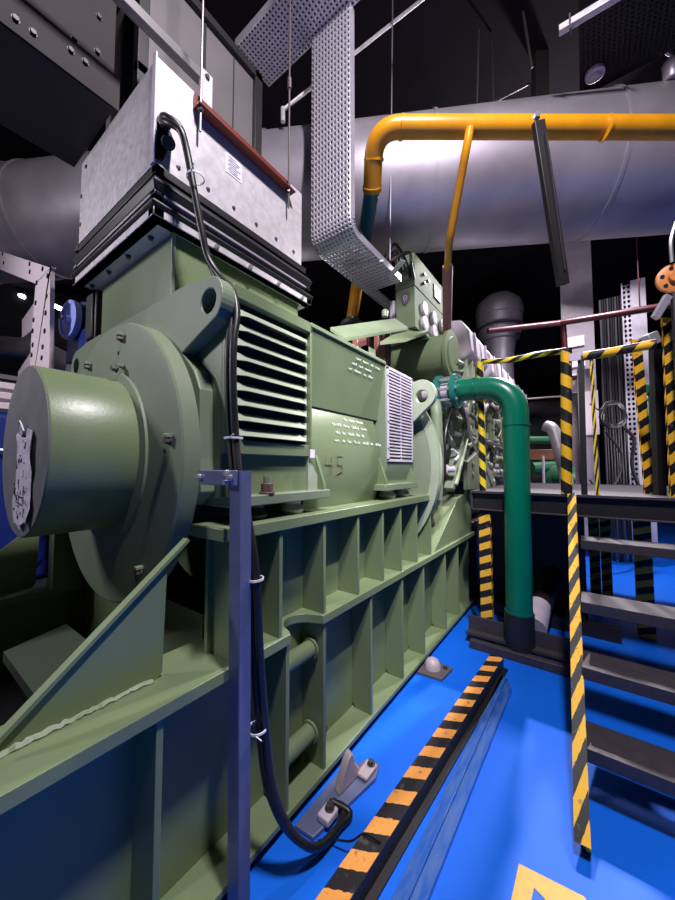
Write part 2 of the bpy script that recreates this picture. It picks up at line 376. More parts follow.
# near housing box
SIDE = -1.2
hb = MB().box((2*CX-SIDE, .865, 1.47), (SIDE-.035, 1.40, 2.385))
build('housing', hb, 'green_paint', gen, .006)
build('side_frame', MB().box((SIDE-.04, .865, 1.66), (SIDE-.006, .885, 2.34)).box((SIDE-.04, .885, 1.66), (SIDE-.002, 1.40, 1.722)).box((SIDE-.04, .885, 2.335), (SIDE+.004, 1.40, 2.392))
      .box((SIDE-.04, 1.387, 1.70), (SIDE+.004, 1.402, 2.385)), 'green_paint', gen, .003)
build('louvre_back', MB().box((SIDE-.036, .89, 1.72), (SIDE-.033, 1.387, 2.336)), 'dark_hole', gen)
lm = MB(); N = 9; zb, zt = 1.735, 2.325; pitch = (zt-zb)/N
for i in range(N):
    z0 = zb+i*pitch; y0, y1 = .905, 1.382
    lo = SIDE+.016; hi = SIDE-.016
    n = len(lm.v); K = 10
    for k in range(K+1):
        t = k/K; y = y0+(y1-y0)*t; e = min(1, min(t, 1-t)/.10)**.5
        lm.v += [V((hi, y, z0+pitch*.60)), V((hi+(lo-hi)*e, y, z0+pitch*.06)), V((hi+(lo-hi)*e-.003, y, z0+pitch*.03)), V((hi-.003, y, z0+pitch*.55))]
    for k in range(K):
        for q in range(4): a = n+4*k+q; b_ = n+4*k+(q+1) % 4; lm.face([a, b_, b_+4, a+4])
build('louvre_grille', lm, 'green_pale', gen, label='pale green pressed louvre slats')
for z in (1.74, 1.93, 2.12, 2.30):
    build('bolt', MB().hexbolt((SIDE+.0, .878, z), (1, 0, 0), .007, .006), 'bolt_bright', gen)
# stator drum, undercut panel, top cover
build('stator_drum', MB().lathe((CX-.06, 1.40, 1.64), (0, 1, 0), [(0, .855), (.80, .855), (.84, .83)], 96), 'green_paint', gen)
um = MB()
um.v = [V(p) for p in ((SIDE, 1.40, 2.385), (SIDE, 2.25, 2.385), (-1.375, 2.25, 2.03), (-1.30, 1.40, 1.99), (SIDE, 1.40, 2.365), (SIDE, 2.25, 2.365))]
um.v = []
um.prism([(SIDE, 1.40, 2.385), (SIDE-.02, 1.40, 2.39), (-1.42, 1.40, 1.97), (-1.275, 1.40, 1.955), (SIDE-.006, 1.40, 2.365)], (0, .85, 0))
build('undercut_panel', um, 'green_paint', gen, .003)
build('top_cover', MB().box((2*CX-SIDE, 1.39, 2.37), (SIDE+.006, 2.25, 2.395)).box((2*CX-SIDE+.02, 1.39, 1.97), (-1.42, 2.25, 2.37)), 'green_paint', gen, .004)
# far box
build('far_housing', MB().prism([(SIDE, 2.25, 2.375), (2*CX-SIDE, 2.25, 2.375), (2*CX-SIDE, 2.25, 1.48), (SIDE-.05, 2.25, 1.48), (SIDE, 2.25, 1.60)], (0, .50, 0)), 'green_disc', gen, .005)
gm = MB().box((SIDE, 2.262, 1.655), (SIDE+.012, 2.28, 2.36)).box((SIDE, 2.69, 1.655), (SIDE+.012, 2.708, 2.36)).box((SIDE, 2.262, 2.345), (SIDE+.012, 2.708, 2.362)).box((SIDE, 2.262, 1.65), (SIDE+.012, 2.708, 1.667))
gm.box((SIDE, 2.48, 1.66), (SIDE+.01, 2.492, 2.35))
for k in range(26): z = 1.69+k*.0255; gm.bar((SIDE+.008, 2.27, z), (SIDE+.008, 2.70, z), .010, .011)
build('slat_grille', gm, 'violet_white', gen, label='pale grey slatted grille')
build('grille_back', MB().box((SIDE, 2.27, 1.66), (SIDE+.002, 2.70, 2.355)), 'dark_green', gen)
for z in (1.75, 1.95, 2.15, 2.30): build('bolt', MB().hexbolt((SIDE+.010, 2.268, z), (1, 0, 0), .008, .006), 'green_pale', gen)
e2 = arc(-1.135, 2.225, .13, -60, 110, 14, 2.75)
lug = build('lifting_lug', MB().prism([(-1.45, 2.75, 1.95)]+[(-1.2, 2.75, 2.0)]+e2+[(-1.45, 2.75, 2.36)], (0, .055, 0)), 'green_pale', gen, .005)
punch(lug, (-1.125, 2.78, 2.21), (0, 1, 0), .055, .2)
# feet of the generator with gussets and bolts
def gfoot(y0, y1, z):
    f = build('foot_plate', MB().box((-1.50, y0, z), (-1.155, y1, z+.045)), 'green_disc', gen, .004)
    for y in (y0+.03, y1-.045): build('gusset', MB().prism([(-1.24, y, z+.045), (-1.165, y, z+.045), (-1.165, y, z+.075), (-1.24, y, z+.27)], (0, .02, 0)), 'green_paint', f)
gfoot(.87, 1.51, 1.437)
gfoot(2.15, 2.72, 1.437)
build('gusset', MB().prism([(-1.21, 1.39, 1.482), (-1.21, 1.50, 1.482), (-1.21, 1.50, 1.52), (-1.21, 1.385, 1.66)], (-.03, 0, 0)), 'green_pale', gen)
build('foot_web', MB().box((-1.30, .87, 1.47), (-1.245, 1.39, 1.72)).box((-1.30, 2.25, 1.47), (-1.24, 2.7, 1.62)), 'green_paint', gen)
build('label_tag', MB().box((-1.198, 1.385, 1.655), (-1.194, 1.425, 1.70)), 'paper', gen)
for i, y in enumerate((.935, 1.075)):
    bb = build('holding_bolt', MB().tube([(-1.185, y, 1.482), (-1.185, y, 1.492)], .036, 16).tube([(-1.185, y, 1.492), (-1.185, y, 1.53)], .028, 6), 'rust_bolt', gen, .002, label='rusty holding-down bolt')
    if i: build('stud', MB().cyl((-1.185, y, 1.53), (-1.185, y, 1.562), .017), 'green_disc', bb)
for y in (1.05, 1.30, 2.35, 2.6):
    build('rubber_mount', MB().lathe((-1.25, y, 1.369), (0, 0, 1), [(0, .06), (.02, .07), (.05, .05), (.068, .055)], 24), 'foot_pink' if y > 1.1 else 'black_rubber', gen)
# hand lettering, illegible in the photograph: short cursive strokes
def scribble(mapf, x0, z0, length, h, seed, r=.0013):
    rnd = random.Random(seed); m = MB(); x = x0
    while x < x0+length:
        w = rnd.uniform(.03, .10); n = max(3, int(w/.014)); pts = []
        for k in range(n*4):
            t = k/(n*4); pts.append(mapf(x+w*t, z0+h*(.5+.5*math.sin(k*PI/2+rnd.uniform(-.5, .5)))*rnd.uniform(.5, 1)))
        m.tube(pts, r, 4); x += w+.025
    return m
drum = lambda y, z: V((CX-.06+math.sqrt(max(.01, .857**2-(z-1.64)**2))+.0025, y, z))
for i, (y, z, L) in enumerate(((1.80, 1.905, .20), (1.66, 1.86, .36), (1.68, 1.81, .34), (1.66, 1.76, .52))):
    build('handwriting', scribble(drum, y, z, L, .022, i+1), 'chalk', gen, fixn=False, label='white handwritten line on the drum')
def under(y, z):
    t = (2.375-z)/(2.375-1.955); return V((SIDE+.0025-.075*t, y, z))
for i, (y, z) in enumerate(((1.86, 2.315), (1.82, 2.275), (1.79, 2.235))):
    build('handwriting', scribble(under, y, z, .27, .016, 11+i, .0015), 'chalk', gen, fixn=False, label='white handwritten line below the top edge')
rm = MB()
for st in (((0, .11), (-.01, .06), (.06, .055)), ((.045, .10), (.045, 0)), ((.15, .11), (.10, .11), (.098, .06), (.14, .055), (.15, .02), (.10, .0))):
    rm.tube([drum(1.56+a*1.1, 1.565+b) for a, b in st], .0022, 5)
build('red_scrawl', rm, 'red_ink', gen, label='faint red hand-drawn 45')
# top plant box behind the grille, pink wrapped
build('terminal_stand', MB().box((-2.0, 2.30, 2.375), (-1.40, 2.34, 2.58)).box((-1.45, 2.30, 2.375), (-1.40, 2.45, 2.58)), 'green_disc', gen)
# ------------------------------------------------------------------ outlet hood (green) on top
hood = thing('air_hood', (-2.0, 1.3, 2.385), 'plain green sheet-metal hood between the generator top and the black bellows', 'hood')
x1 = -1.582
build('hood_body', MB().box((-2.42, .816, 2.385), (x1, 1.70, 2.735)), 'green_paint', hood, .003)
build('corner_strip', MB().box((x1-.002, .812, 2.385), (x1+.006, .83, 2.735)), 'green_pale', hood)
build('base_angle', MB().box((x1, .82, 2.385), (x1+.03, 1.72, 2.40)), 'green_paint', hood)
# black side box at left of the hood with the blue reel
t = thing('junction_box', (-2.55, .86, 2.44), 'small black box standing at the left end of the green hood', 'box')
build('box_body', MB().box((-2.62, .80, 2.40), (-2.47, .92, 2.73)), 'black_steel', t, .015)
build('lid', MB().box((-2.60, .785, 2.42), (-2.49, .80, 2.71)), 'black_rubber', t, .008)
# ------------------------------------------------------------------ flexible connector
fc = thing('flexible_connector', (-2.05, 1.25, 2.735), 'black rubber bellows with galvanised clamping frames under the silver duct box', 'duct connector')
xa, xb, ya, yb = -2.56, -1.53, .70, 1.78
def frame(z0, z1, g): return MB().box((xa-g, ya-g, z0), (xb+g, ya+.05, z1)).box((xa-g, yb-.05, z0), (xb+g, yb+g, z1)).box((xa-g, ya, z0), (xa+.05, yb, z1)).box((xb-.05, ya-g, z0), (xb+g, yb+g, z1))
def bell(r0, pr):
    m = MB(); n0 = 0
    rings = []
    for z, g in pr:
        c = [(xa-g, ya-g), (xb+g, ya-g), (xb+g, yb+g), (xa-g, yb+g)]
        rings.append(len(m.v)); m.v += [V((x, y, z)) for x, y in c]
    for i in range(len(rings)-1):
        for k in range(4): j = (k+1) % 4; m.face([rings[i]+k, rings[i]+j, rings[i+1]+j, rings[i+1]+k])
    return m
build('lower_frame', frame(2.735, 2.775, .0).box((xa, ya, 2.735), (xb, ya+.14, 2.742)).box((xb-.06, ya, 2.735), (xb, yb, 2.742)), 'galvanised', fc, .003)
build('lower_fold', bell(0, [(2.765, -.03)]+[(2.765+.055*k/6, -.03+.045*math.sin(PI*k/6)) for k in range(1, 7)]+[(2.86, -.04)]), 'black_rubber', fc, .006)
build('upper_fold', bell(0, [(2.85, -.04), (2.862, -.01), (2.90, .008), (2.93, -.01), (2.945, -.04)]), 'black_rubber', fc, .006)
build('lower_band', frame(2.842, 2.856, -.005), 'duct_metal', fc, .002)
build('upper_frame', frame(2.945, 2.985, -.01), 'black_steel', fc, .003)
for k in range(5):
    y = .80+k*.22; build('bolt', MB().hexbolt((xb+.001, y, 2.75), (1, 0, 0), .011, .012), 'bolt_bright', fc)
for k in range(4):
    x = -2.45+k*.25; build('bolt', MB().hexbolt((x, ya+.07, 2.735), (0, 0, -1), .011, .012), 'bolt_steel', fc)
# ------------------------------------------------------------------ duct riser
rs = thing('duct_box', (-2.03, 1.2, 2.985), 'galvanised sheet duct box with riveted panels above the black bellows', 'duct')
build('front_panel', MB().prism([(-2.50, .706, 2.985), (-1.565, .706, 2.985), (-1.565, .706, 3.50), (-2.50, .706, 3.50)], (0, .02, 0)), 'galvanised', rs)
build('side_panel', MB().box((-1.572, .706, 2.985), (-1.552, 1.70, 3.50)), 'galvanised', rs, .002)
build('rear_panel', MB().box((-2.50, 1.68, 2.985), (-1.56, 1.70, 3.50)).box((-2.50, .72, 2.985), (-2.48, 1.70, 3.50)), 'galvanised', rs)
build('top_panel', MB().box((-2.50, .712, 3.495), (-1.556, 1.70, 3.51)), 'galvanised', rs)
build('corner_fold', MB().box((-1.575, .698, 2.985), (-1.545, .706, 3.52)), 'violet_white', rs)
for k in range(6):
    y = .82+k*.16; build('rivet', MB().lathe((-1.552, y, 3.05), (1, 0, 0), [(0, .012), (.006, .009), (.008, 0)], 12), 'bolt_steel', rs)
for z, x in ((3.10, -2.48), (3.28, -2.48), (3.44, -2.42)):
    build('rivet', MB().lathe((x, .706, z), (0, -1, 0), [(0, .013), (.006, .01), (.009, 0)], 12), 'bolt_steel', rs)
lb = build('rating_sticker', MB().box((-1.552, 1.085, 3.225), (-1.5495, 1.19, 3.335)), 'paper', rs, label='white printed sticker')
lt = MB()
for k in range(8): lt.bar((-1.549, 1.095+.01*(k % 2), 3.322-k*.012), (-1.549, 1.15+.03*math.sin(k*2)**2, 3.322-k*.012), .001, .0035)
build('print_marks', lt, 'ink', lb, kind='stuff')
# ------------------------------------------------------------------ overhead rectangular duct
od = thing('overhead_duct', (-2.4, .5, 3.54), 'large dark rectangular sheet duct overhead at the top left corner', 'duct')
build('duct_body', MB().box((-2.6, -3.0, 3.56), (-2.03, .70, 4.7)), 'duct_grey', od)
build('bottom_flange', MB().prism([(-2.62, -3.0, 3.54), (-2.005, -3.0, 3.54), (-2.005, .70, 3.54), (-2.62, .70, 3.54)], (0, 0, .012)).prism([(-2.012, -3.0, 3.54), (-2.0, -3.0, 3.54), (-2.0, -3.0, 3.725), (-2.012, -3.0, 3.725)], (0, 3.72, 0)), 'duct_grey', od)
for y, z in ((.30, 3.60), (.36, 3.60), (.50, 3.66), (.56, 3.66), (.52, 3.76), (-.4, 3.60), (-.3, 3.6), (.62, 3.80), (.62, 4.0), (.58, 4.2)):
    build('bolt', MB().hexbolt((-2.0 if z < 3.72 else -2.03, y, z), (1, 0, 0), .012, .01), 'black_steel', od)
d2 = thing('duct_section', (-2.4, 1.2, 3.6), 'pale rectangular duct section with black flange frame behind the red channel', 'duct')
build('panel_body', MB().box((-2.6, .86, 3.62), (-2.02, 1.66, 4.66)), 'duct_mid', d2)
build('flange_frame', MB().box((-2.6, 1.64, 3.6), (-1.985, 1.71, 3.66)).box((-2.05, 1.64, 3.6), (-1.985, 1.71, 4.70)).box((-2.6, 1.64, 4.64), (-1.985, 1.71, 4.70)).box((-2.03, .84, 4.64), (-1.985, 1.70, 4.70)), 'black_steel', d2, .004)
build('near_frame', MB().box((-2.05, .80, 3.6), (-1.99, .86, 4.66)).box((-2.04, .80, 3.86), (-1.99, 1.05, 3.92)), 'black_steel', d2, .004)
build('seam_strip', MB().box((-2.021, 1.22, 3.62), (-2.012, 1.235, 4.64)).box((-2.021, 1.46, 3.62), (-2.014, 1.466, 4.64)), 'duct_grey', d2)
build('bolt', MB().hexbolt((-2.02, 1.28, 4.05), (1, 0, 0), .016, .012), 'bolt_steel', d2)
t = thing('support_strut', (-1.75, .8, 3.88), 'long pale metal strut with slotted end in front of the duct section', 'strut')
build('strut_body', MB().box((-1.80, -.6, 3.87), (-1.75, 1.11, 3.93)), 'duct_mid', t, .004)
build('end_plate', MB().box((-1.765, 1.04, 3.70), (-1.745, 1.12, 3.94)), 'galvanised', t, .004)
build('bolt', MB().hexbolt((-1.745, 1.08, 3.905), (1, 0, 0), .012, .01), 'bolt_steel', t)
# red channel on rods
rc = thing('red_channel', (-1.48, 1.2, 3.36), 'red oxide painted steel channel with slots hung in front of the silver duct box', 'support channel')
build('channel_web', MB().box((-1.546, .885, 3.415), (-1.538, 1.575, 3.49)), 'red_oxide', rc, .002)
build('channel_flange', MB().box((-1.546, .885, 3.405), (-1.492, 1.575, 3.416)), 'red_oxide', rc, .002)
sl = MB()
for y in (.90, 1.16, 1.21): sl.box((-1.5385, y+.02, 3.445), (-1.5365, y+.05, 3.46))
build('slot', sl, 'paper', rc)
rodm = []
for y, zt in ((.905, 6.3), (1.53, 6.3)):
    rr = tag(build('hanger_rod', MB().cyl((-1.512, y, 3.28), (-1.512, y, zt), .006, seg=8).tube([(-1.512, y, 3.384), (-1.512, y, 3.404)], .015, 6).cyl((-1.512, y, 4.10), (-1.512, y, 4.17), .014, seg=8), 'bolt_steel'),
             'thin dark rod through the near end of the red channel' if y < 1 else 'thin dark rod through the far end of the red channel', 'rod')
# ================================================================== CEILING RUNS
da, db = atd(675, 164, 3.4), atd(40, 225, 4.25); ddir = (da-db).normalized(); da2 = da+ddir*2.0; db2 = db-ddir*2.6
dz = (da.z+db.z)/2
for p in (da2, db2): p.z = dz
du = thing('round_duct', ((da2.x+db2.x)/2, (da2.y+db2.y)/2, dz-.61), 'big round silver ventilation duct crossing behind everything under the ceiling', 'duct')
build('duct_tube', MB().tube([db2.lerp(da2, k/40) for k in range(41)], .605, 72), 'duct_metal', du)
Ld = (da2-db2).length
for s in (1.2, 1.55, 2.5, 2.75, 3.9, 5.6, 7.3, 8.9):
    c = db2+ddir*s; build('seam_ring', MB().ring(c, ddir, .60, .616, .03, 72), 'duct_metal', du)
c = db2+ddir*4.15; build('flange_ring', MB().ring(c, ddir, .60, .625, .13, 72), 'black_steel', du, label='black flange ring')
for s in (3.2, 8.0):
    c = db2+ddir*s
    build('duct_hanger', MB().tube([c+V((0, 0, .6)), V((c.x, c.y, 6.3))], .01, 8), 'bolt_steel', du)
# perforated trays
def perf(o, u, v, nu, nv, du_, dv_, hole=.3, solid=lambda i, j: False, curve=None):
    m = MB(); o = V(o); u = V(u); v = V(v)
    for i in range(nu):
        for j in range(nv):
            n = len(m.v); c = ((i+.5)*du_, (j+.5)*dv_); P = []
            for a, b in ((-.5, -.5), (.5, -.5), (.5, .5), (-.5, .5)): P.append((c[0]+a*du_, c[1]+b*dv_))
            if False:
                m.v += [o+u*p[0]+v*p[1] for p in P]; m.face([n, n+1, n+2, n+3]); continue
            Q = []
            for k in range(8):
                t = PI/8+k*PI/4-PI/2-PI/4; Q.append((c[0]+math.cos(t)*du_*.5*hole*2, c[1]+math.sin(t)*dv_*.5*hole*2))
            m.v += [o+u*p[0]+v*p[1] for p in P+Q]
            for k in range(4):
                kk = (k+1) % 4
                m.face([n+k, n+kk, n+4+2*k+1, n+4+2*k]); m.face([n+k, n+4+2*k, n+4+(2*k-1) % 8])
    return m
ct = thing('cable_tray', (-1.615, 2.5, 3.45), 'perforated silver cable tray dropping down and bending towards the control box', 'cable tray')
W = .40; xl = -1.82
bend = []
def tray_sheet():
    # path in y,z : down at y=2.108, bend, then horizontal along +y at z=3.45
    path = [(2.108, 5.32-.05*k) for k in range(36)]
    for k in range(1, 8): a = PI/2*k/7; path.append((2.108+.14*(1-math.cos(a)), 3.585-.02-.14*math.sin(a)))
    yy, zz = path[-1]; path += [(yy+.05*k, zz) for k in range(1, 16)]
    return path
path = tray_sheet(); m = MB(); nu = 12; cw = W/nu
def pt(i, s):
    k = int(s); f = s-k
    if k >= len(path)-1: k = len(path)-2; f = 1
    y = path[k][0]*(1-f)+path[k+1][0]*f; z = path[k][1]*(1-f)+path[k+1][1]*f
    return V((xl+i*cw, y, z))
nv = len(path)-1
for j in range(nv*1):
    for i in range(nu):
        n = len(m.v)
        Q = []
        for k in range(8):
            t = PI/8+k*PI/4-PI/2-PI/4; u_, w_ = math.cos(t)*.24, math.sin(t)*.24; Q.append(pt(i+.5+u_+w_*.35, min(nv, max(0, j+.5+w_+u_*.25-.0))))
        m.v += [pt(i, j), pt(i+1, j), pt(i+1, j+1), pt(i, j+1)]+Q
        for k in range(4):
            kk = (k+1) % 4; m.face([n+k, n+kk, n+4+2*k+1, n+4+2*k]); m.face([n+k, n+4+2*k, n+4+(2*k-1) % 8])
o = build('perforated_sheet', m, 'tray_metal', ct, fixn=False, weld=True); sd = o.modifiers.new('Solidify', 'SOLIDIFY'); sd.thickness = .002
for xx in (xl, xl+W):
    fm = MB()
    for j in range(nv):
        y0, z0 = path[j]; y1, z1 = path[j+1]
        d = V((0, y1-y0, z1-z0)).normalized(); nn = V((0, -d.z, d.y))   # inside of the bend
        if nn.z < 0 and nn.y < 0: nn = -nn
        q = [V((xx, y0, z0)), V((xx, y1, z1)), V((xx, y1, z1))+nn*.06, V((xx, y0, z0))+nn*.06]
        fm.prism(q, (.003, 0, 0))
    build('side_rail', fm, 'tray_metal', ct)
o = build('tail_sheet', perf((xl, path[-1][0], path[-1][1]), (1, 0, 0), (0, 1, 0), 4, 17, .0333, .05, .26), 'tray_metal', ct, fixn=False, weld=True)
build('tail_rail', MB().box((xl-.003, path[-1][0], 3.445), (xl, path[-1][0]+.85, 3.50)), 'tray_metal', ct)
build('tie_bracket', MB().bar((xl+.1, 2.45, 3.42), (xl+W+.02, 2.60, 3.42), .03, .01).bar((xl+W-.05, 2.85, 3.42), (xl+W+.14, 2.75, 3.46), .05, .008), 'tray_metal', ct)
cc = thing('cable_tray', (-1.4, 1.95, 5.33), 'horizontal perforated cable tray under the ceiling above the hanging one', 'cable tray')
o = build('perforated_sheet', perf((-2.40, 1.76, 5.33), (1, 0, 0), (0, 1, 0), 60, 12, .036, .0325, .26), 'tray_metal', cc, fixn=False, weld=True); sd = o.modifiers.new('Solidify', 'SOLIDIFY'); sd.thickness = .002
build('side_rail', MB().box((-2.40, 1.755, 5.33), (-.3, 1.76, 5.40)).box((-2.40, 2.15, 5.33), (-.3, 2.155, 5.40)).box((-2.41, 1.755, 5.33), (-2.40, 2.155, 5.40)), 'tray_metal', cc)
for x in (-2.2, -1.0): build('tray_hanger', MB().cyl((x, 1.95, 5.34), (x, 1.95, 6.3), .006, seg=8), 'bolt_steel', cc)
for k in range(9):
    x = xl+.03+k*.042+random.uniform(-.006, .006); off = .03
    P_ = [(x, y+.03, z) for y, z in path[:36]]+[(x, 2.30, 3.52), (x, 2.5, 3.475)]+[(x, 2.7, 3.475), (x, 2.86, 3.475)]
    tag(build('tray_cable', MB().tube([P_[0], P_[12], P_[24], P_[32], P_[34]]+smooth(P_[35:], 4), .0185, 8), 'cable_black'), 'one of the dark cables lying inside the hanging perforated tray', 'cable', 'cables inside the hanging tray')
# yellow gas pipe
gp = thing('gas_pipe', (-.6, 2.6, 3.0), 'thick yellow gas pipe running right with an elbow turning down to a teal section', 'pipe')
P1 = [atd(900, 128, 2.5), atd(675, 128, 2.5), atd(400, 127, 2.55), atd(375, 150, 2.62), atd(372, 191, 2.85)]
P1 = [atd(900, 128, 2.5), atd(375, 127, 2.58), atd(372, 191, 2.88)]
build('yellow_run', MB().tube(fillet(P1, .26, 10), .074, 24), 'yellow_paint', gp)
build('teal_section', MB().tube([atd(372, 190, 2.875), atd(361, 262, 3.55)], .066, 20), 'teal_paint', gp, label='teal painted pipe section')
build('yellow_drop', MB().tube([atd(361, 262, 3.55), atd(356, 292, 3.85), atd(352, 319, 3.95)], .066, 20), 'yellow_paint', gp)
for a, b in ((atd(400, 127.5, 2.57), atd(403, 127.5, 2.57)), (atd(374, 158, 2.72), atd(373.8, 161, 2.73)), (atd(372.2, 186, 2.85), atd(372, 191, 2.88)), (atd(605, 128, 2.52), atd(607, 128, 2.52))):
    build('weld_ring', MB().tube([a, b], .079, 24), 'yellow_paint', gp)
g2 = thing('gas_branch_pipe', (-.9, 3.2, 2.6), 'thin yellow branch pipe descending from the gas pipe into a rusty pink pipe', 'pipe')
B = [atd(470, 128, 2.52), atd(466, 150, 2.55), atd(449, 243, 2.95), atd(447.5, 268, 3.2)]
build('yellow_run', MB().tube(fillet(B, .08), .031, 16), 'yellow_paint', g2)
build('pink_run', MB().tube([atd(447.5, 266, 3.2), atd(447, 332, 3.75)], .047, 16), 'rust_pink', g2, label='rusty pink lower pipe')
# hangers of gas pipe and duct
t = thing('pipe_support', atd(550, 190, 2.5), 'black slotted channel arm holding the yellow pipe and slanting down in front of the duct', 'support')
build('channel_arm', MB().bar(atd(538, 122, 2.40), atd(563, 285, 2.50), .075, .045, FW), 'black_steel', t, .004)
build('edge_strip', MB().bar(atd(545, 134, 2.37), atd(564, 270, 2.47), .008, .03, FW), 'dark_steel', t)
build('bolt', MB().hexbolt(atd(536, 117, 2.40), -FW, .02, .02), 'bolt_bright', t)
t = tag(build('ceiling_post', MB().bar(atd(540, 50, 3.9), atd(540, 120, 3.9), .15, .10, FW), 'duct_grey', bevel=.004), 'dark grey steel post between the ceiling and the round duct', 'post')
for k, (a, b, d, r, lab) in enumerate((((393, -30), (390, 268), 3.2, .006, 'thin hanger rod in front of the round duct, ending beside the control box'),
                              ((479, 30), (477, 105), 3.5, .010, 'short thin hanging wire in the dark upper middle'),
                              ((523, 12), (532, 68), 3.4, .012, 'thin dark wire left of the grey ceiling post'))):
    tag(build('hanger_rod', MB().tube([atd(*a, d), atd(*b, d)], r, 8), 'bolt_bright' if k < 1 else 'bolt_steel'), lab, 'rod')
tag(build('brace_rod', MB().tube([atd(283, 110, 3.3), atd(428, -5, 3.3)], .016, 8).tube([atd(283, 108, 3.3), atd(283, 122, 3.3)], .022, 8), 'galvanised'), 'slanting silver brace rod behind the hanging cable tray', 'rod')
tag(build('brace_rod', MB().tube([atd(475, 112, 3.9), atd(532, 82, 3.9)], .014, 8), 'bolt_steel'), 'slanting dark brace rod left of the grey ceiling post', 'rod')
# acoustic ceiling panel, smoke detector, strip, spotlight
cp = thing('ceiling_panel', (.6, 3.4, 5.2), 'dark perforated ceiling panel in the top right corner', 'ceiling panel')
build('perforated_sheet', perf((.06, 2.3, 5.22), (1, 0, 0), (0, 1, 0), 42, 46, .036, .036, .3), 'duct_grey', cp, fixn=False)
build('backing', MB().box((.05, 2.28, 5.235), (1.60, 3.98, 5.27)), 'black_steel', cp)
t = thing('smoke_detector', (.25, 3.50, 5.20), 'round white smoke detector on the perforated ceiling panel', 'smoke detector')
pz = atz(595, 74, 5.2); t.location = pz
build('base_ring', MB().lathe(pz, (0, 0, -1), [(-.015, .075), (.015, .075), (.02, .065)], 32), 'rack_pink', t)
build('sensor_dome', MB().lathe(pz, (0, 0, -1), [(.02, .045), (.045, .04), (.055, .02), (.056, 0)], 24), 'violet_white', t)
sa, sb_ = atz(559, 31, 5.0), atz(640, -18, 5.0)
t = thing('strip_rail', sa, 'short bright metal strut rail hanging at the top right by the ceiling panel', 'rail')
build('rail_body', MB().bar(sa, sb_, .05, .05), 'galvanised', t, .003)
build('clip', MB().bar(sa.lerp(sb_, .15)-V((0, 0, .06)), sa.lerp(sb_, .15)+V((0, 0, .06)), .012, .06), 'bolt_steel', t)
t = thing('spotlight', atd(671, 66, 3.0), 'small grey cylindrical spotlight at the right edge near the ceiling', 'lamp')
build('lamp_body', MB().lathe(atd(672, 80, 3.0), atd(671, 60, 3.0)-atd(672, 80, 3.0), [(0, .055), (.01, .062), (.15, .062), (.18, .04)], 24), 'tray_metal', t)
build('mount', MB().tube(smooth([atd(672, 56, 3.0), atd(666, 50, 3.0), atd(675, 42, 3.0), atd(680, 20, 3.0)]), .015, 10), 'tray_metal', t)
# ================================================================== TOP OF GENERATOR / ENGINE FRONT
ts = thing('pipe_flange_stand', (-1.75, 2.9, 2.39), 'green bracket stand of plates and pink pillars below the yellow pipe end', 'bracket')
za = atx(330, 334, -1.62); 
build('bracket_plate', MB().prism([atx(330, 331, -1.50), atx(395, 345-24, -1.50), atx(408, 330, -1.42), atx(345, 342, -1.42)], (0, 0, .03)), 'green_mid', ts, .004)
q0, q1 = atx(352, 320, -1.62), atx(372, 340, -1.55)
for px in (349, 371, 388):
    c = atx(px, 345, -1.56)
    build('pillar', MB().cyl((c.x, c.y, 2.39), (c.x, c.y, atx(px, 328, -1.56).z), .03, seg=12), 'bolt_steel', ts)
for px in (360, 380):
    c = atx(px, 345, -1.66)
    build('wrapped_block', MB().box((c.x-.1, c.y-.10, 2.39), (c.x+.04, c.y+.12, atx(px, 330, -1.66).z)), 'rust_pink', ts, .01)
build('pipe_flange', MB().lathe(atd(352, 322, 3.9)-V((0, 0, .05)), (0, 0, 1), [(0, .13), (.04, .13), (.045, .08), (.09, .075)], 28), 'bolt_steel', ts)
c = atx(385, 317, -1.5); build('knob', MB().lathe(c, (0, 0, 1), [(0, .03), (.05, .032), (.07, .02), (.072, 0)], 16), 'green_pale', ts)
build('step_plate', MB().prism([atx(380, 345, -1.36), atx(404, 330, -1.52), atx(425, 328, -1.52), atx(430, 333, -1.3), atx(405, 342, -1.3)], (0, 0, .025)), 'green_paint', ts)
# transverse cylinder
cy = thing('intercooler_drum', (-1.5, 3.65, 2.6), 'green horizontal drum with flat end plates below the control box', 'drum')
cyc = aty(450, 356, 3.65)
build('drum_shell', MB().lathe((-1.95, 3.65, cyc.z), (1, 0, 0), [(0, .235), (.02, .24), (cyc.x+1.95-.1, .24), (cyc.x+1.95, .235)], 48), 'green_paint', cy)
build('end_cap', MB().lathe((cyc.x, 3.65, cyc.z), (1, 0, 0), [(0, .27), (.035, .27), (.04, .2), (.05, .19)], 40), 'green_paint', cy)
build('mount_block', MB().box((-2.1, 3.40, cyc.z-.2), (-1.9, 3.8, cyc.z+.2)), 'green_pale', cy, .03)
build('eye', MB().ring((-1.98, 3.39, cyc.z+.02), (0, -1, 0), .02, .05, .02, 20), 'violet_white', cy)
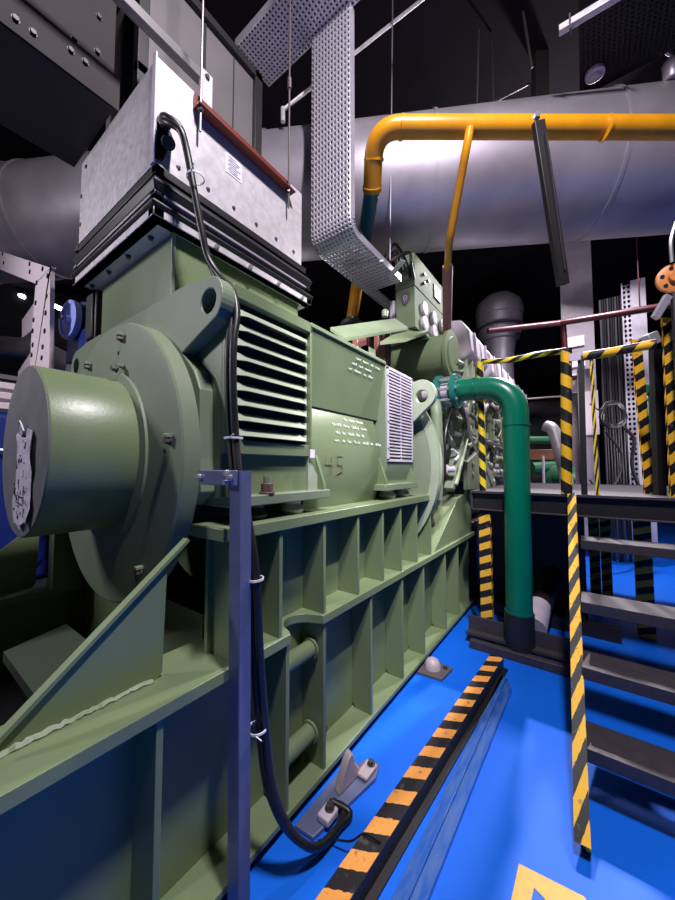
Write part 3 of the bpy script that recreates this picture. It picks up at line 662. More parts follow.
# control box
cb = thing('control_box', (-1.6, 3.8, 3.06), 'pale green control cabinet with shield crest and round gauges under the tray end', 'control cabinet')
build('lower_cabinet', MB().box((-1.62, 3.27, 3.06), (-1.40, 4.35, 3.50)), 'green_mid', cb, .008)
build('upper_cabinet', MB().box((-1.62, 3.27, 3.505), (-1.40, 4.15, 3.86)), 'green_mid', cb, .008)
build('side_cover', MB().box((-1.68, 3.25, 3.06), (-1.625, 3.5, 3.40)), 'violet_white', cb, .006)
cx0, cz0 = -1.50, 3.385
sh = [(-.05, .055), (0, .07), (.05, .055), (.05, -.01), (.03, -.05), (0, -.075), (-.03, -.05), (-.05, -.01)]
crest = build('crest_badge', MB().prism([(cx0+a, 3.268, cz0+b) for a, b in sh], (0, -.006, 0)), 'crest', cb, label='grey shield crest badge')
build('crest_mark', MB().ring((cx0, 3.261, cz0+.01), (0, -1, 0), .018, .024, .003, 20).bar((cx0-.015, 3.26, cz0+.045), (cx0+.015, 3.26, cz0-.03), .004, .003).bar((cx0+.02, 3.26, cz0+.03), (cx0-.015, 3.26, cz0-.035), .004, .003), 'violet_white', crest)
for k in range(3):
    for z in (3.33, 3.17):
        if k == 2 and z < 3.2: continue
        g = build('gauge', MB().lathe((-1.40, 3.5+k*.28, z), (1, 0, 0), [(0, .075), (.03, .075), (.032, .06)], 28), 'violet_white', cb)
        build('gauge_face', MB().cyl((-1.369, 3.5+k*.28, z), (-1.366, 3.5+k*.28, z), .058), 'paper', g)
        build('needle', MB().bar((-1.364, 3.5+k*.28, z), (-1.364, 3.53+k*.28, z+.035), .004, .002), 'ink', g)
build('display', MB().box((-1.40, 3.82, 3.60), (-1.385, 4.02, 3.76)), 'black_steel', cb)
for y, z in ((3.5, 3.72), (3.5, 3.62), (3.62, 3.70)): build('switch', MB().cyl((-1.40, y, z), (-1.37, y, z), .018, seg=12), 'dark_green', cb)
random.seed(5)
for k in range(5):
    y0 = 3.05+random.uniform(-.15, .1); x0 = -1.60+k*.045
    tag(build('cable', MB().tube(smooth([(x0, 2.75, 3.50), (x0+.02, y0, 3.74+random.uniform(-.03, .09)), (x0+.02, 3.2, 3.80-k*.03), (x0+.02, 3.27, 3.72-k*.04)]), .014, 8), 'cable_black' if k % 2 else 'bolt_steel'),
        'one of the looping dark cables between the tray end and the control box', 'cable', 'cables entering the control box')
# ================================================================== ENGINE
en = thing('engine', (-1.9, 6.0, .85), 'long green diesel engine with a row of violet-white head covers receding behind the generator', 'engine')
build('flywheel_housing', MB().lathe((CX+.02, 2.86, 1.62), (0, 1, 0), [(0, .80), (.03, .93), (.10, .95), (.18, .95), (.2, .9)], 80), 'green_disc', en)
for k in range(3): build('housing_rib', MB().ring((CX+.02, 2.88+k*.055, 1.62), (0, 1, 0), .90, .975-.01*k, .02, 80), 'green_pale', en)
build('end_gearcase', MB().box((-2.8, 3.1, .95), (-1.35, 3.5, 2.40)), 'dark_green', en, .02)
build('sump', MB().box((-2.9, 4.32, 0), (-1.13, 9.5, .95)), 'black_steel', en, .02)
build('engine_block', MB().box((-2.7, 3.4, .95), (-1.30, 9.5, 2.35)), 'dark_green', en, .02)  # darker green stands in for the shade on the block
build('upper_block', MB().box((-2.3, 4.0, 2.3), (-1.50, 9.5, 3.35)), 'green_disc', en, .03)
random.seed(11)
for k in range(9):
    y = 4.25+k*.56; q = .50 if k == 0 else .33
    hc = build('head_cover', MB().prism([(-1.45, y, 2.98), (-1.18, y, 2.94), (-1.10, y, 3.02), (-1.12, y, 3.30), (-1.22, y, 3.44), (-1.55, y, 3.50), (-1.6, y, 3.1)], (0, q, 0)), 'violet_white', en, .03, label='violet-white head cover')
    build('cover_rib', MB().bar((-1.095, y+.19, 3.00), (-1.115, y+.19, 3.30), .04, .03), 'violet_white', hc)
    build('head_bracket', MB().box((-1.42, y+.05, 2.52), (-1.16, y+.10, 3.02)).box((-1.42, y+.20, 2.52), (-1.14, y+.25, 2.98)).box((-1.42, y+.35, 2.52), (-1.16, y+.40, 3.02)).box((-1.3, y, 2.62), (-1.10, y+.45, 2.67)), 'green_pale', en, .008)
    build('fuel_pump', MB().cyl((-1.16, y+.1, 2.05), (-1.16, y+.1, 2.42), .055, seg=14).cyl((-1.16, y+.1, 2.40), (-1.16, y+.1, 2.48), .035, seg=12).box((-1.25, y, 2.0), (-1.10, y+.25, 2.08)), 'green_disc', en)
    build('fuel_line', MB().tube(smooth([(-1.16, y+.1, 2.47), (-1.10, y+.13, 2.62), (-1.12, y+.25, 2.72), (-1.2, y+.3, 2.75)]), .012, 8), 'violet_white', en)
    dd = build('crankcase_door', MB().box((-1.30, y-.02, 1.42), (-1.255, y+.42, 1.88)), 'green_paint', en, .01)
    for a in (0.02, .36):
        for z in (1.46, 1.84): build('bolt', MB().hexbolt((-1.255, y+a, z), (1, 0, 0), .016, .014), 'bolt_bright', dd)
build('pipe_rail', MB().cyl((-1.14, 3.6, 1.97), (-1.14, 9.0, 1.97), .03).cyl((-1.10, 4.0, 2.60), (-1.10, 9.0, 2.60), .018), 'bolt_bright', en)
for k in range(80):
    y = random.uniform(3.3, 7.2); z = random.uniform(1.4, 2.7); x = random.uniform(-1.26, -1.04); L = random.uniform(.1, .35)
    m = random.choice(['green_pale', 'green_disc', 'violet_white', 'bolt_steel', 'dark_green', 'green_disc', 'rust_pink'])
    pts = [(x, y, z), (x+random.uniform(-.04, .05), y+random.uniform(-.1, .15), z+L*.5), (x-.03, y+random.uniform(-.1, .2), z+L)]
    if k % 3 == 0: pts = [(x, y, z), (x+.03, y+L*.6, z+random.uniform(-.05, .08)), (x, y+L*1.3, z+random.uniform(-.15, .1))]
    build('small_pipe', MB().tube(smooth(pts, 4), random.choice([.008, .014, .022, .03]), 8), m, en)
for k in range(34):
    y = random.uniform(3.4, 7.0); z = random.uniform(1.35, 2.6)
    build('fitting', MB().lathe((-1.2, y, z), (1, 0, 0), [(0, .05), (.05, .05), (.06, .03), (.12, .03), (.13, .0)], 12), random.choice(['green_disc', 'violet_white', 'bolt_steel', 'green_pale']), en)
# big parts just behind the generator
build('riser_pipe', MB().tube(fillet([atx(436, 500, -1.16), atx(438, 470, -1.15), atx(436, 405, -1.16), atx(425, 392, -1.5)], .1), .055, 16), 'green_disc', en)
build('support_arm', MB().bar(atx(449, 490, -1.15), atx(466, 405, -1.15), .10, .07), 'green_disc', en, .01)
build('support_arm', MB().bar(atx(455, 485, -1.10), atx(470, 425, -1.12), .05, .04), 'green_pale', en, .01)
build('hose', MB().tube(smooth([atx(445, 475, -1.06), atx(446, 430, -1.05), atx(456, 400, -1.05), atx(462, 392, -1.05)]), .012, 8), 'cable_black', en)
build('hose', MB().tube(smooth([atx(466, 408, -1.02), atx(472, 440, -1.0), atx(486, 470, -.98), atx(494, 492, -.98)]), .014, 8), 'violet_white', en, label='pale hose')
build('side_cover', MB().prism([atx(463, 490, -1.14), atx(463, 462, -1.14), atx(476, 450, -1.14), atx(492, 480, -1.14), atx(492, 490, -1.14)], (.05, 0, 0)), 'green_disc', en, .01)
# ================================================================== GREEN COOLING PIPE
gpx, gpy = -.50, 3.36
wp_ = thing('cooling_pipe', (gpx, gpy, 0), 'thick green pipe rising from the floor, bending left to a flange at the engine', 'pipe')
top = aty(519, 385, gpy).z
pts = fillet([(gpx-.02, gpy, .0), (gpx, gpy, top), (-1.08, gpy+.03, top+.03)], .30, 12)
build('pipe_run', MB().tube(pts, .105, 32), 'pipe_green', wp_)
build('lower_cylinder', MB().tube([(gpx-.02, gpy, 0), (gpx-.018, gpy, .36)], .118, 32), 'black_rubber', wp_, label='black lower cylinder')  # black cylinder round the lowest length of the pipe
for a, b in (((gpx, gpy, top-.36), (gpx, gpy, top-.345)), ((gpx-.34, gpy+.01, top+.016), (gpx-.355, gpy+.01, top+.016)), ((gpx-.019, gpy, .36), (gpx-.019, gpy, .375))):
    build('weld_ring', MB().tube([a, b], .112, 32), 'pipe_green', wp_)
fl = build('flange', MB().lathe((-1.00, gpy+.03, top+.03), (-1, 0, 0), [(0, .17), (.045, .17), (.05, .1)], 36).lathe((-1.16, gpy+.03, top+.03), (-1, 0, 0), [(0, .17), (.045, .17)], 36), 'teal_paint', wp_)
for k in range(8):
    a = 2*PI*k/8; build('bolt', MB().cyl((-.985, gpy+.03+.14*math.cos(a), top+.03+.14*math.sin(a)), (-1.22, gpy+.03+.14*math.cos(a), top+.03+.14*math.sin(a)), .014, seg=6), 'bolt_bright', fl)
build('valve_body', MB().cyl((-1.04, gpy+.03, top+.03), (-1.4, gpy+.03, top+.03), .085), 'violet_white', wp_)
# second, slanting dark pipe behind
t = thing('floor_pipe', (-.3, 3.9, 0), 'dark slanting pipe with a white collar lying behind the green pipe under the deck', 'pipe')
A = atz(533, 622, .12); Bq = atz(560, 545, .30)
build('pipe_run', MB().cyl(atd(534, 625, 3.15), atd(562, 545, 4.3), .10), 'black_rubber', t)
build('white_collar', MB().cyl(atd(533.5, 628, 3.12), atd(538.5, 606, 3.35), .108), 'violet_white', t)
# ================================================================== KERB + FLOOR CHANNELS
kb = thing('kerb_strip', (-.74, 2.0, 0), 'low kerb along the machine with orange and black hazard tape on top', 'kerb')
kx = lambda y: -.697+.064*(y-1.4)
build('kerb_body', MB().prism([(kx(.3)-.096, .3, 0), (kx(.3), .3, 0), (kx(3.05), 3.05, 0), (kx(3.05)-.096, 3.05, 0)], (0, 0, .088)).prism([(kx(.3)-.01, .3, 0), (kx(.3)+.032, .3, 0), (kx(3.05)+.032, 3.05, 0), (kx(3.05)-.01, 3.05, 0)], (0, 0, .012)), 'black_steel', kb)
tm = MB(); L = 2.75; tm.v = [V((kx(.3)-.095, .3, .0895)), V((kx(.3)-.002, .3, .0895)), V((kx(3.04)-.002, 3.04, .0895)), V((kx(3.04)-.095, 3.04, .0895))]; tm.face([0, 1, 2, 3], [(0, 0), (1, 0), (1, L), (0, L)])
build('hazard_band', tm, 'hazard_kerb', kb)
tag(build('floor_channel', MB().prism([(-.655, .5, 0), (-.60, .5, 0), (-.545, 2.92, 0), (-.59, 2.92, 0)], (0, 0, .012)).prism([(-.595, .5, 0), (-.54, .5, 0), (-.49, 2.78, 0), (-.54, 2.92, 0)], (0, 0, .02)), 'channel_blue', bevel=.003),
    'scuffed blue-painted steel channel strip on the floor right of the hazard kerb', 'floor channel')
sq = [(-.51, 2.85), (-.45, 2.72), (-.43, 2.45), (-.47, 2.2), (-.52, 2.1), (-.56, 2.5), (-.57, 2.9)]
mk = [atz(519, 864, .0), atz(584, 897, .0), atz(596, 912, 0), atz(560, 915, 0), atz(534, 888, 0), atz(528, 915, 0), atz(508, 915, 0)]
tag(build('floor_marking', MB().prism([(p.x, p.y, .0005) for p in mk], (0, 0, .0015)), 'marking_yellow'), 'yellow painted angular marking on the blue floor at the bottom edge', 'floor marking')
# ================================================================== BRACKET POLE + CABLES
pl = thing('bracket_post', (-1.03, .82, 0), 'blue-grey steel angle post standing in front of the base frame holding the cables', 'post')
def bpt(px, py, dx=0, dy=0): q = atx(px, py, -1.03); return V((q.x+dx, q.y+dy, q.z))
pa = V((-1.045, .815, 1.585)); pb = V((-1.03, .83, 0))
build('angle_face', MB().bar((-1.055, .80, 1.59), (-1.048, .815, 0), .056, .005, (0, 1, 0)), 'blue_steel', pl)
build('angle_side', MB().bar((-1.027, .825, 1.59), (-1.020, .84, 0), .005, .05, (0, 1, 0)), 'blue_steel', pl)
build('top_arm', MB().box((-1.245, .770, 1.535), (-1.025, .790, 1.592)), 'blue_steel', pl, .003)
for x, z in ((-1.235, 1.565), (-1.06, 1.582), (-1.06, 1.548), (-1.04, 1.566)):
    build('bolt', MB().hexbolt((x, .772, z), (0, -1, 0), .010, .014), 'bolt_bright', pl)
def cable(off, lab):
    def q(p, o): return V(p)+V(o)
    pts = [atx(161, 118+off*140, -1.56), atx(166, 117+off*140, -1.44), atx(180, 128+off*60, -1.40+off*.5), atx(187, 152, -1.395+off*.6), atx(194, 190, -1.38+off*.6), atx(202, 232, -1.37+off*.6), atx(208, 258, -1.365+off*.6), (-1.315+off*.6, .885, 2.45),
           (-1.232+off*.7, .887, 2.36), (-1.19+off*.9, .875, 2.24), (-1.175+off*.9, .850, 2.10), (-1.172+off*.9, .85, 1.92), (-1.165+off*.9, .86, 1.72), (-1.13+off*.9, .855, 1.56), (-1.095+off*.6, .875, 1.42), (-1.06+off, .88, 1.2), (-1.055+off, .90, .9), (-1.05+off, .93, .6), (-1.04+off, .96, .38),
           (-1.0+off, 1.02, .20), (-.95+off*.5, 1.13, .06+off*.3), (-.93, 1.25+off, .03), (-.96+off, 1.36, .03), (-1.02+off*.4, 1.33, .045+off*.4)]
    return tag(build('power_cable', MB().tube(smooth([V(p) for p in pts], 5), .0155, 12), 'cable_black'), lab, 'cable')
cable(0, 'black power cable hanging from the duct box, the left one of the pair')
cable(.034, 'black power cable hanging from the duct box, the right one of the pair')
t = thing('cable_gland', atx(164, 140, -1.53), 'ragged dark cable entry patch on the silver duct box side', 'cable entry')
build('gland_plate', MB().prism([atx(x, y, -1.552) for x, y in ((156, 118), (164, 113), (170, 118), (168, 130), (172, 140), (166, 152), (162, 162), (155, 158))], (.012, 0, 0)), 'black_rubber', t)
build('gland_nut', MB().cyl(atx(163, 122, -1.55), atx(166, 122, -1.49), .028, seg=12).cyl(atx(166, 143, -1.55), atx(169, 143, -1.49), .028, seg=12), 'black_rubber', t)
for k, (x, y, z, lab) in enumerate(((-1.165, .86, 1.72, 'white cable tie around the two cables below the louvres'), (-1.055+.017, .905, .62, 'white cable tie around the two cables near the floor'), (-1.055, .88, 1.18, 'white cable tie on the two cables beside the post'), (-1.365, .79, 2.87, 'white cable tie on the two cables above the lifting eye'))):
    tag(build('cable_tie', MB().ring((x+.017*(k != 1), y, z-.004), (0, 0, 1), .034, .038, .008, 20).bar((x+.03, y-.03, z), (x+.07, y-.04, z+.01), .004, .003), 'white_wire'), lab, 'cable tie')
tag(build('ground_wire', MB().tube(smooth([(-.98, 1.20, .01), (-.93, 1.22, .03), (-.84, 1.24, .06), (-.79, 1.27, .095), (-.72, 1.28, .095)]), .004, 6), 'cable_black'), 'thin black wire running from the foot to the hazard kerb, nearer the machine', 'wire')
# ================================================================== DECK
dk = thing('access_deck', (.4, 4.5, 0), 'dark steel access platform behind the green pipe with taped legs', 'platform')
build('deck_plate', MB().box((-.90, 3.46, 1.345), (2.2, 5.9, 1.375)), 'dark_steel', dk)
build('front_web', MB().box((-.90, 3.44, 1.215), (2.2, 3.455, 1.375)), 'black_steel', dk)
build('front_channel', MB().box((-.90, 3.40, 1.363), (2.2, 3.46, 1.385)).box((-.90, 3.40, 1.205), (2.2, 3.46, 1.217)), 'dark_steel', dk, .002)
build('side_channel', MB().box((-.92, 3.42, 1.215), (-.90, 5.9, 1.38)).box((2.18, 3.45, 1.215), (2.2, 5.9, 1.38)).box((-.9, 5.88, 1.215), (2.2, 5.9, 1.38)), 'dark_steel', dk)
build('leg', MB().bar((-.80, 3.46, .12), (-.80, 3.46, 1.21), .10, .06, (0, 1, 0)), 'hazard_post', dk, label='leg with yellow and black hazard tape')
build('leg', MB().bar((.40, 4.42, 0), (.40, 4.42, 1.21), .13, .06, (0, 1, 0)), 'hazard_post', dk, label='leg with yellow and black hazard tape')
build('leg', MB().bar((.03, 4.95, 0), (.03, 4.95, 1.21), .10, .06, (0, 1, 0)), 'hazard_post', dk, label='leg with yellow and black hazard tape')
build('leg', MB().bar((.14, 5.2, 0), (.14, 5.2, 1.21), .10, .06, (0, 1, 0)), 'hazard_post', dk, label='leg with yellow and black hazard tape')
build('leg', MB().bar((2.1, 3.5, 0), (2.1, 3.5, 1.21), .08, .08), 'black_steel', dk)
build('leg', MB().bar((-.85, 5.8, 0), (-.85, 5.8, 1.21), .08, .08), 'black_steel', dk)
build('floor_beam', MB().box((-.95, 3.38, .09), (-.12, 3.41, .22)).box((-.95, 3.30, .08), (-.12, 3.41, .10)), 'dark_steel', dk)
build('floor_beam', MB().box((-.90, 3.22, 0), (-.12, 3.28, .07)), 'dark_steel', dk, .004)
build('floor_beam', MB().box((-.95, 4.1, 0), (.2, 4.2, .12)), 'black_steel', dk)
build('under_deck_shade', MB().box((-1.1, 4.5, .0), (-.05, 4.52, 1.2)), 'black_steel', dk)  # added black panel, stands in for the shade under the deck
build('cross_beam', MB().box((.9, 3.5, 1.1), (1.0, 5.8, 1.21)).box((-.2, 3.5, 1.1), (-.1, 5.8, 1.21)), 'black_steel', dk)
# upper posts and rails
def rail(name, pts, r, m, lab, cat='railing', seg=12, tw=1.): return tag(build(name, MB().tube(pts, r, seg, twist=tw), m), lab, cat)
zt = 2.56
rail('rail_post', [(-.815, 3.46, 1.385), (-.815, 3.46, 2.63)], .030, 'hazard_thin', 'thin round hazard-taped rail post standing left of the green pipe', tw=1)
rail('rail_post', [(-.150, 3.43, 1.385), (-.118, 3.46, 2.61)], .042, 'hazard_tape', 'thick hazard-taped rail post at the head of the stair', tw=1)
rail('handrail', smooth([(-.80, 3.46, 2.635), (-.6, 3.46, 2.60), (-.35, 3.46, 2.605), (-.12, 3.46, 2.60)]), .025, 'hazard_thin', 'hazard-taped handrail between the thin post and the stair-head post', tw=2)
rail('rail_post', [(-.03, 3.45, 1.385), (-.02, 3.46, 2.53)], .030, 'black_steel', 'black rail post just right of the stair-head post', seg=4)
rail('handrail', smooth([(-.005, 3.44, 2.52), (.2, 3.44, 2.52), (.44, 3.44, 2.53)]), .035, 'hazard_tape', 'hazard-taped handrail across the head of the stair', tw=1)
t = tag(build('rail_bracket', MB().box((-.10, 3.41, 2.49), (-.02, 3.425, 2.55)), 'violet_white'), 'small white bracket joining the handrail to the post', 'bracket')
p0, p1 = atd(650, 497, 3.0), atd(636, 340, 3.25)
tag(build('rail_post', MB().bar(p0, p1, .095, .014, FW), 'hazard_big'), 'leaning hazard-taped post behind the stair-head handrail', 'railing')
p0, p1 = atd(676, 497, 2.5), atd(667, 318, 2.6)
tag(build('rail_post', MB().bar(p0, p1, .085, .014, FW), 'hazard_big'), 'wide hazard-taped post at the right edge, front one', 'railing')
tag(build('rail_post', MB().bar(atd(660, 497, 2.85), atd(655, 350, 2.9), .07, .05, FW), 'black_steel'), 'black square post between the leaning and the wide hazard posts', 'railing')
tag(build('barrier_strip', MB().bar((.055, 3.44, 1.385), (.050, 3.45, 2.50), .025, .02), 'hazard_thin'), 'narrow hazard-taped strip just right of the black rail post', 'railing')
# ------------------------------------------------------------------ stair
st = thing('stair', (.3, 2.6, 0), 'dark steel stair with open treads and a hazard-taped stringer leading up to the deck', 'stair')
sa_, sb2 = V((-.067, 1.835, 0)), V((-.116, 3.46, 1.334))
dS = (sb2-sa_).normalized(); nS = V((0, -dS.z, dS.y)).normalized()
build('stringer', MB().bar(sa_-V((0, 0, .0)), sb2, .014, .16), 'black_steel', st)
build('taped_flange', MB().bar(sa_+nS*.08, sb2+nS*.08, .055, .012), 'hazard_tape', st, label='stringer flange wrapped in hazard tape')
build('taped_edge', MB().bar(sa_+nS*.04+V((.020, 0, 0)), sb2+nS*.04+V((.020, 0, 0)), .018, .07), 'hazard_tape', st)
build('stringer', MB().bar(sa_+V((.95, 0, 0)), sb2+V((.95, 0, 0)), .03, .16), 'black_steel', st)
for z, y in ((1.085, 3.02), (.80, 2.55), (.535, 2.30), (.275, 2.06)):
    build('tread', MB().box((-.06, y, z-.012), (.87, y+.22, z)).box((-.06, y-.003, z-.06), (.87, y+.006, z+.002)), 'dark_steel', st, .002)
# ================================================================== BACKGROUND
c0, c1 = aty(564, 400, 8), aty(597, 400, 8)
struct('trim_1', MB().box((c0.x, 8, 0), (c1.x, 8.5, 6.3)), 'column_pale')
for z0, z1, m, lab in ((3.95, 4.15, 'paper', 'white rectangular sign plate high on the pale column'), (3.55, 3.70, 'paper', 'white sign plate on the pale column just above the red pipe')):
    tag(build('sign_plate', MB().box((c0.x+.02, 7.97, z0), (c0.x+.36, 7.995, z1)), m), lab, 'sign')
t = thing('socket_box', (c0.x+.2, 7.95, 3.05), 'small white box on the pale column below the red pipe', 'electrical box')
build('housing', MB().box((c0.x+.0, 7.88, 3.02), (c0.x+.36, 7.995, 3.40)), 'rack_pink', t, .01)
build('cover', MB().box((c0.x+.05, 7.87, 3.28), (c0.x+.31, 7.88, 3.36)), 'dark_red', t)
e0 = aty(590, 375, 7.9)
t = thing('switch_cabinet', (e0.x, 7.9, 1.3), 'tall pale electrical cabinet panel at the foot of the pale column', 'electrical cabinet')
q0, q1 = aty(577, 372, 7.9), aty(600, 545, 7.9)
build('cabinet_body', MB().box((q0.x, 7.7, q1.z), (q1.x+.0, 7.9, q0.z)), 'column_pale', t, .01)
build('door_panel', MB().box((q0.x+.1, 7.685, 2.2), (q0.x+.3, 7.70, 3.0)), 'rack_pink', t)
build('lower_door', MB().box((q0.x+.2, 7.685, .75), (q1.x-.05, 7.70, 1.25)), 'rack_pink', t)
build('door_handle', MB().box((q0.x+.34, 7.67, 2.5), (q0.x+.37, 7.70, 2.7)), 'bolt_steel', t)
# vertical cable ladder with cables
l0, l1 = aty(603, 400, 7.6), aty(637, 400, 7.6)
cl = thing('cable_ladder', (l0.x+.3, 7.6, 0), 'tall perforated vertical cable tray right of the pale column', 'cable tray')
o = build('perforated_sheet', perf((l0.x+.32, 7.62, .35), (1, 0, 0), (0, 0, 1), 5, 52, .058, .085, .34), 'tray_metal', cl, fixn=False)
build('side_rail', MB().box((l0.x+.62, 7.55, .35), (l1.x-.02, 7.62, 4.8)).box((l0.x+.31, 7.58, .35), (l0.x+.33, 7.62, 4.8)), 'tray_metal', cl)
random.seed(21)
for k in range(9):
    x = l0.x+.01+k*.036
    tag(build('riser_cable', MB().tube(smooth([(x+random.uniform(-.01, .01), 7.6, .02+j*.75) for j in range(6)]+[(x, 7.6, 4.6)], 3), .015, 8), 'cable_black' if k % 3 else 'dark_steel'),
        'one of the parallel black cables rising along the vertical tray', 'cable', 'cables on the vertical tray')
c = atd(613, 415, 5.6)
lm_ = MB()
pts = []
for k in range(100):
    a = 2*PI*k/25; r = .19+.02*math.sin(k*.7); pts.append(c+RT*r*math.cos(a)+V((0, 0, 1))*r*1.05*math.sin(a)+FW*.01*math.sin(k))
tag(build('cable_coil', lm_.tube(pts, .024, 8), 'cable_black'), 'coil of black cable hung in front of the vertical tray', 'cable coil')
tag(build('cable', MB().tube(smooth([atd(590, 404, 5.5), atd(600, 410, 5.4), atd(606, 402, 5.5)]), .012, 8), 'cable_black'), 'short black cable from the rail post to the coil', 'cable')
tag(build('cable', MB().tube(smooth([atd(606, 432, 5.6), atd(622, 455, 5.5), atd(617, 480, 5.3), atd(602, 492, 5.2), atd(590, 480, 5.2)]), .018, 8), 'cable_black'), 'thick black cable drooping in a loop below the coil', 'cable')
tag(build('cable', MB().tube(smooth([atd(625, 428, 5.4), atd(634, 440, 5.3), atd(632, 465, 5.3), atd(640, 490, 5.2)]), .025, 8), 'cable_black'), 'black cable end with connector right of the coil', 'cable')
tag(build('fire_pipe', MB().tube([atd(488, 331, 6.4), atd(560, 323, 6.3), atd(690, 302, 5.0)], .055, 16).tube([atd(563, 322, 6.3), atd(565, 352, 6.3)], .05, 12).cyl(atd(640, 310, 5.48), (atd(640, 310, 5.48).x, atd(640, 310, 5.48).y, 6.3), .01, seg=6), 'dark_red'), 'dark red sprinkler pipe crossing in front of the pale column', 'pipe')
# exhaust elbow
ex_ = thing('exhaust_duct', atd(498, 330, 8.5), 'round silver exhaust duct with stacked rings behind the engine covers', 'duct')
ec = atd(499, 318, 8.5)
build('duct_dome', MB().lathe(ec+V((0, 0, .3)), (0, 0, -1), [(-.30, .12), (-.22, .32), (-.05, .50), (.15, .55), (.3, .54), (.33, .50)], 40), 'duct_metal', ex_)
build('ring_section', MB().lathe(ec+V((0, 0, .0)), (0, 0, -1), [(0, .50), (.02, .53), (.22, .52), (.24, .48)], 40), 'duct_metal', ex_)
build('cone', MB().lathe(ec+V((0, 0, -.3)), (0, 0, -1), [(0, .47), (.05, .50), (.3, .44), (.32, .38), (.75, .30), (ec.z-.3, .28)], 40), 'duct_metal', ex_)
tag(build('beam', MB().box((-4, 11.4, 4.3), (-.4, 11.8, 5.8)), 'ceiling_dark'), 'dark boxed duct high in the background behind the round duct', 'duct')
# green machinery behind
gmz = thing('background_pump', atd(552, 450, 6.0), 'dark green pump unit with flange pipes seen past the hazard-taped rail', 'pump')
build('horizontal_pipe', MB().tube([atd(528, 440, 6.2), atd(566, 440, 6.2)], .07, 16).tube([atd(532, 468, 6.0), atd(566, 466, 6.0)], .10, 16), 'machine_green', gmz)
build('pump_body', MB().lathe(atd(545, 478, 6.1), (1, 0, 0), [(0, .2), (.1, .26), (.35, .26), (.45, .18)], 24), 'machine_green', gmz)
build('stand', MB().tube([atd(543, 456, 5.8), atd(544, 490, 5.8)], .02, 8), 'violet_white', gmz)
q = atd(548, 478, 6.1)
build('base', MB().box((q.x-.3, q.y-.2, 0), (q.x+.3, q.y+.2, q.z-.15)), 'machine_green', gmz)
tag(build('bent_duct', MB().tube(smooth([atd(546, 426, 5.4), atd(553, 430, 5.3), atd(560, 452, 5.2), atd(567, 488, 5.1), atz(575, 620, .0)]), .09, 16), 'duct_metal'), 'grey bent flexible pipe with flange left of the stair-head post', 'pipe')
tag(build('cable_rail', MB().tube([atd(527, 399, 6.5), atd(566, 396, 6.5)], .02, 8), 'bolt_steel'), 'thin horizontal conduit behind the green pipe', 'conduit')
t = thing('tool_cabinet', (-.6, 7.7, 0), 'low cabinet with reddish brown top seen behind the green pipe bend', 'cabinet')
build('top_board', MB().box((-.9, 7.5, 1.75), (-.35, 7.9, 1.95)), 'brown_wood', t, .01)
build('cabinet_body', MB().box((-.88, 7.52, 0), (-.37, 7.9, 1.75)), 'black_steel', t, .01)
t = thing('background_machine', (-1.2, 10.0, 0), 'dark grey machinery block far behind the green pipe', 'machine')
build('casing', MB().box((-2.4, 9.8, 0), (-.4, 11.2, 2.9)), 'black_steel', t, .05)
build('top_pipe', MB().cyl((-2.4, 9.7, 3.05), (-.4, 9.7, 3.05), .2), 'duct_grey', t)
# orange flange wheel with lever
ow = thing('valve_wheel', atd(670, 278, 2.45), 'orange drilled flange wheel at the right edge above the taped posts', 'valve')
wc = atd(673, 279, 2.45)
wdir = (FW*-1+RT*-.5).normalized()
build('wheel_disc', MB().lathe(wc, wdir, [(0, .10), (.025, .10), (.03, .09), (.03, .04), (.06, .035)], 32), 'orange_paint', ow)
wa = wdir.orthogonal().normalized(); wb = wdir.cross(wa)
for k in range(6):
    a = 2*PI*k/6; pz_ = wc+wdir*.03+(wa*math.cos(a)+wb*math.sin(a))*.07
    build('wheel_bolt', MB().cyl(pz_, pz_+wdir*.006, .013, seg=10), 'dark_hole', ow)
build('stem', MB().cyl((wc.x, wc.y, 1.376), (wc.x, wc.y, wc.z-.08), .018), 'black_steel', ow)
build('lever', MB().bar(atd(668, 296, 2.45), atd(655, 318, 2.45), .045, .03, FW), 'tray_metal', ow)
build('chain', MB().tube(smooth([atd(672, 262, 2.42), atd(671, 240, 2.42), atd(676, 222, 2.42)]), .012, 6), 'bolt_bright', ow)
tag(build('lever_box', MB().bar(atd(645, 342, 3.4), atd(655, 338, 3.4), .12, .12), 'tray_metal', bevel=.01), 'light grey metal box end behind the top of the leaning post', 'box')
q = atd(650, 390, 3.6)
tag(build('green_motor', MB().cyl((q.x, q.y, 1.376), (q.x, q.y, q.z), .02).tube([atd(644, 390, 3.6), atd(656, 390, 3.6)], .06, 14).tube([atd(648, 400, 3.6), atd(660, 401, 3.6)], .02, 8), 'pipe_green'), 'small green motor behind the leaning hazard post', 'motor')
# ------------------------------------------------------------------ left background
bm_ = thing('blue_machine', (-4.2, 0, 0), 'deep blue machine body at the left edge behind the shaft cover', 'machine')
build('casing', MB().box((-5.4, -2.5, .8), (-3.2, 1.2, 1.98)), 'blue_machine', bm_, .04)
build('handrail', MB().tube([(-3.16, -2.4, 1.72), (-3.16, 1.1, 1.72)], .010, 8), 'bolt_bright', bm_)
build('lower_casing', MB().box((-5.4, -2.5, 0), (-3.3, 1.2, .8)), 'black_steel', bm_, .02)
lv = thing('louvred_cover', (-4.2, 0, 1.98), 'pinkish white slatted cover on top of the blue machine', 'cover')
build('cover_body', MB().box((-5.3, -2.4, 1.98), (-3.22, 1.1, 2.20)), 'rack_pink', lv, .01)
for k in range(3): build('slat', MB().box((-3.22, -2.4, 2.0+k*.07), (-3.195, 1.1, 2.045+k*.07)), 'rack_pink', lv, .005)
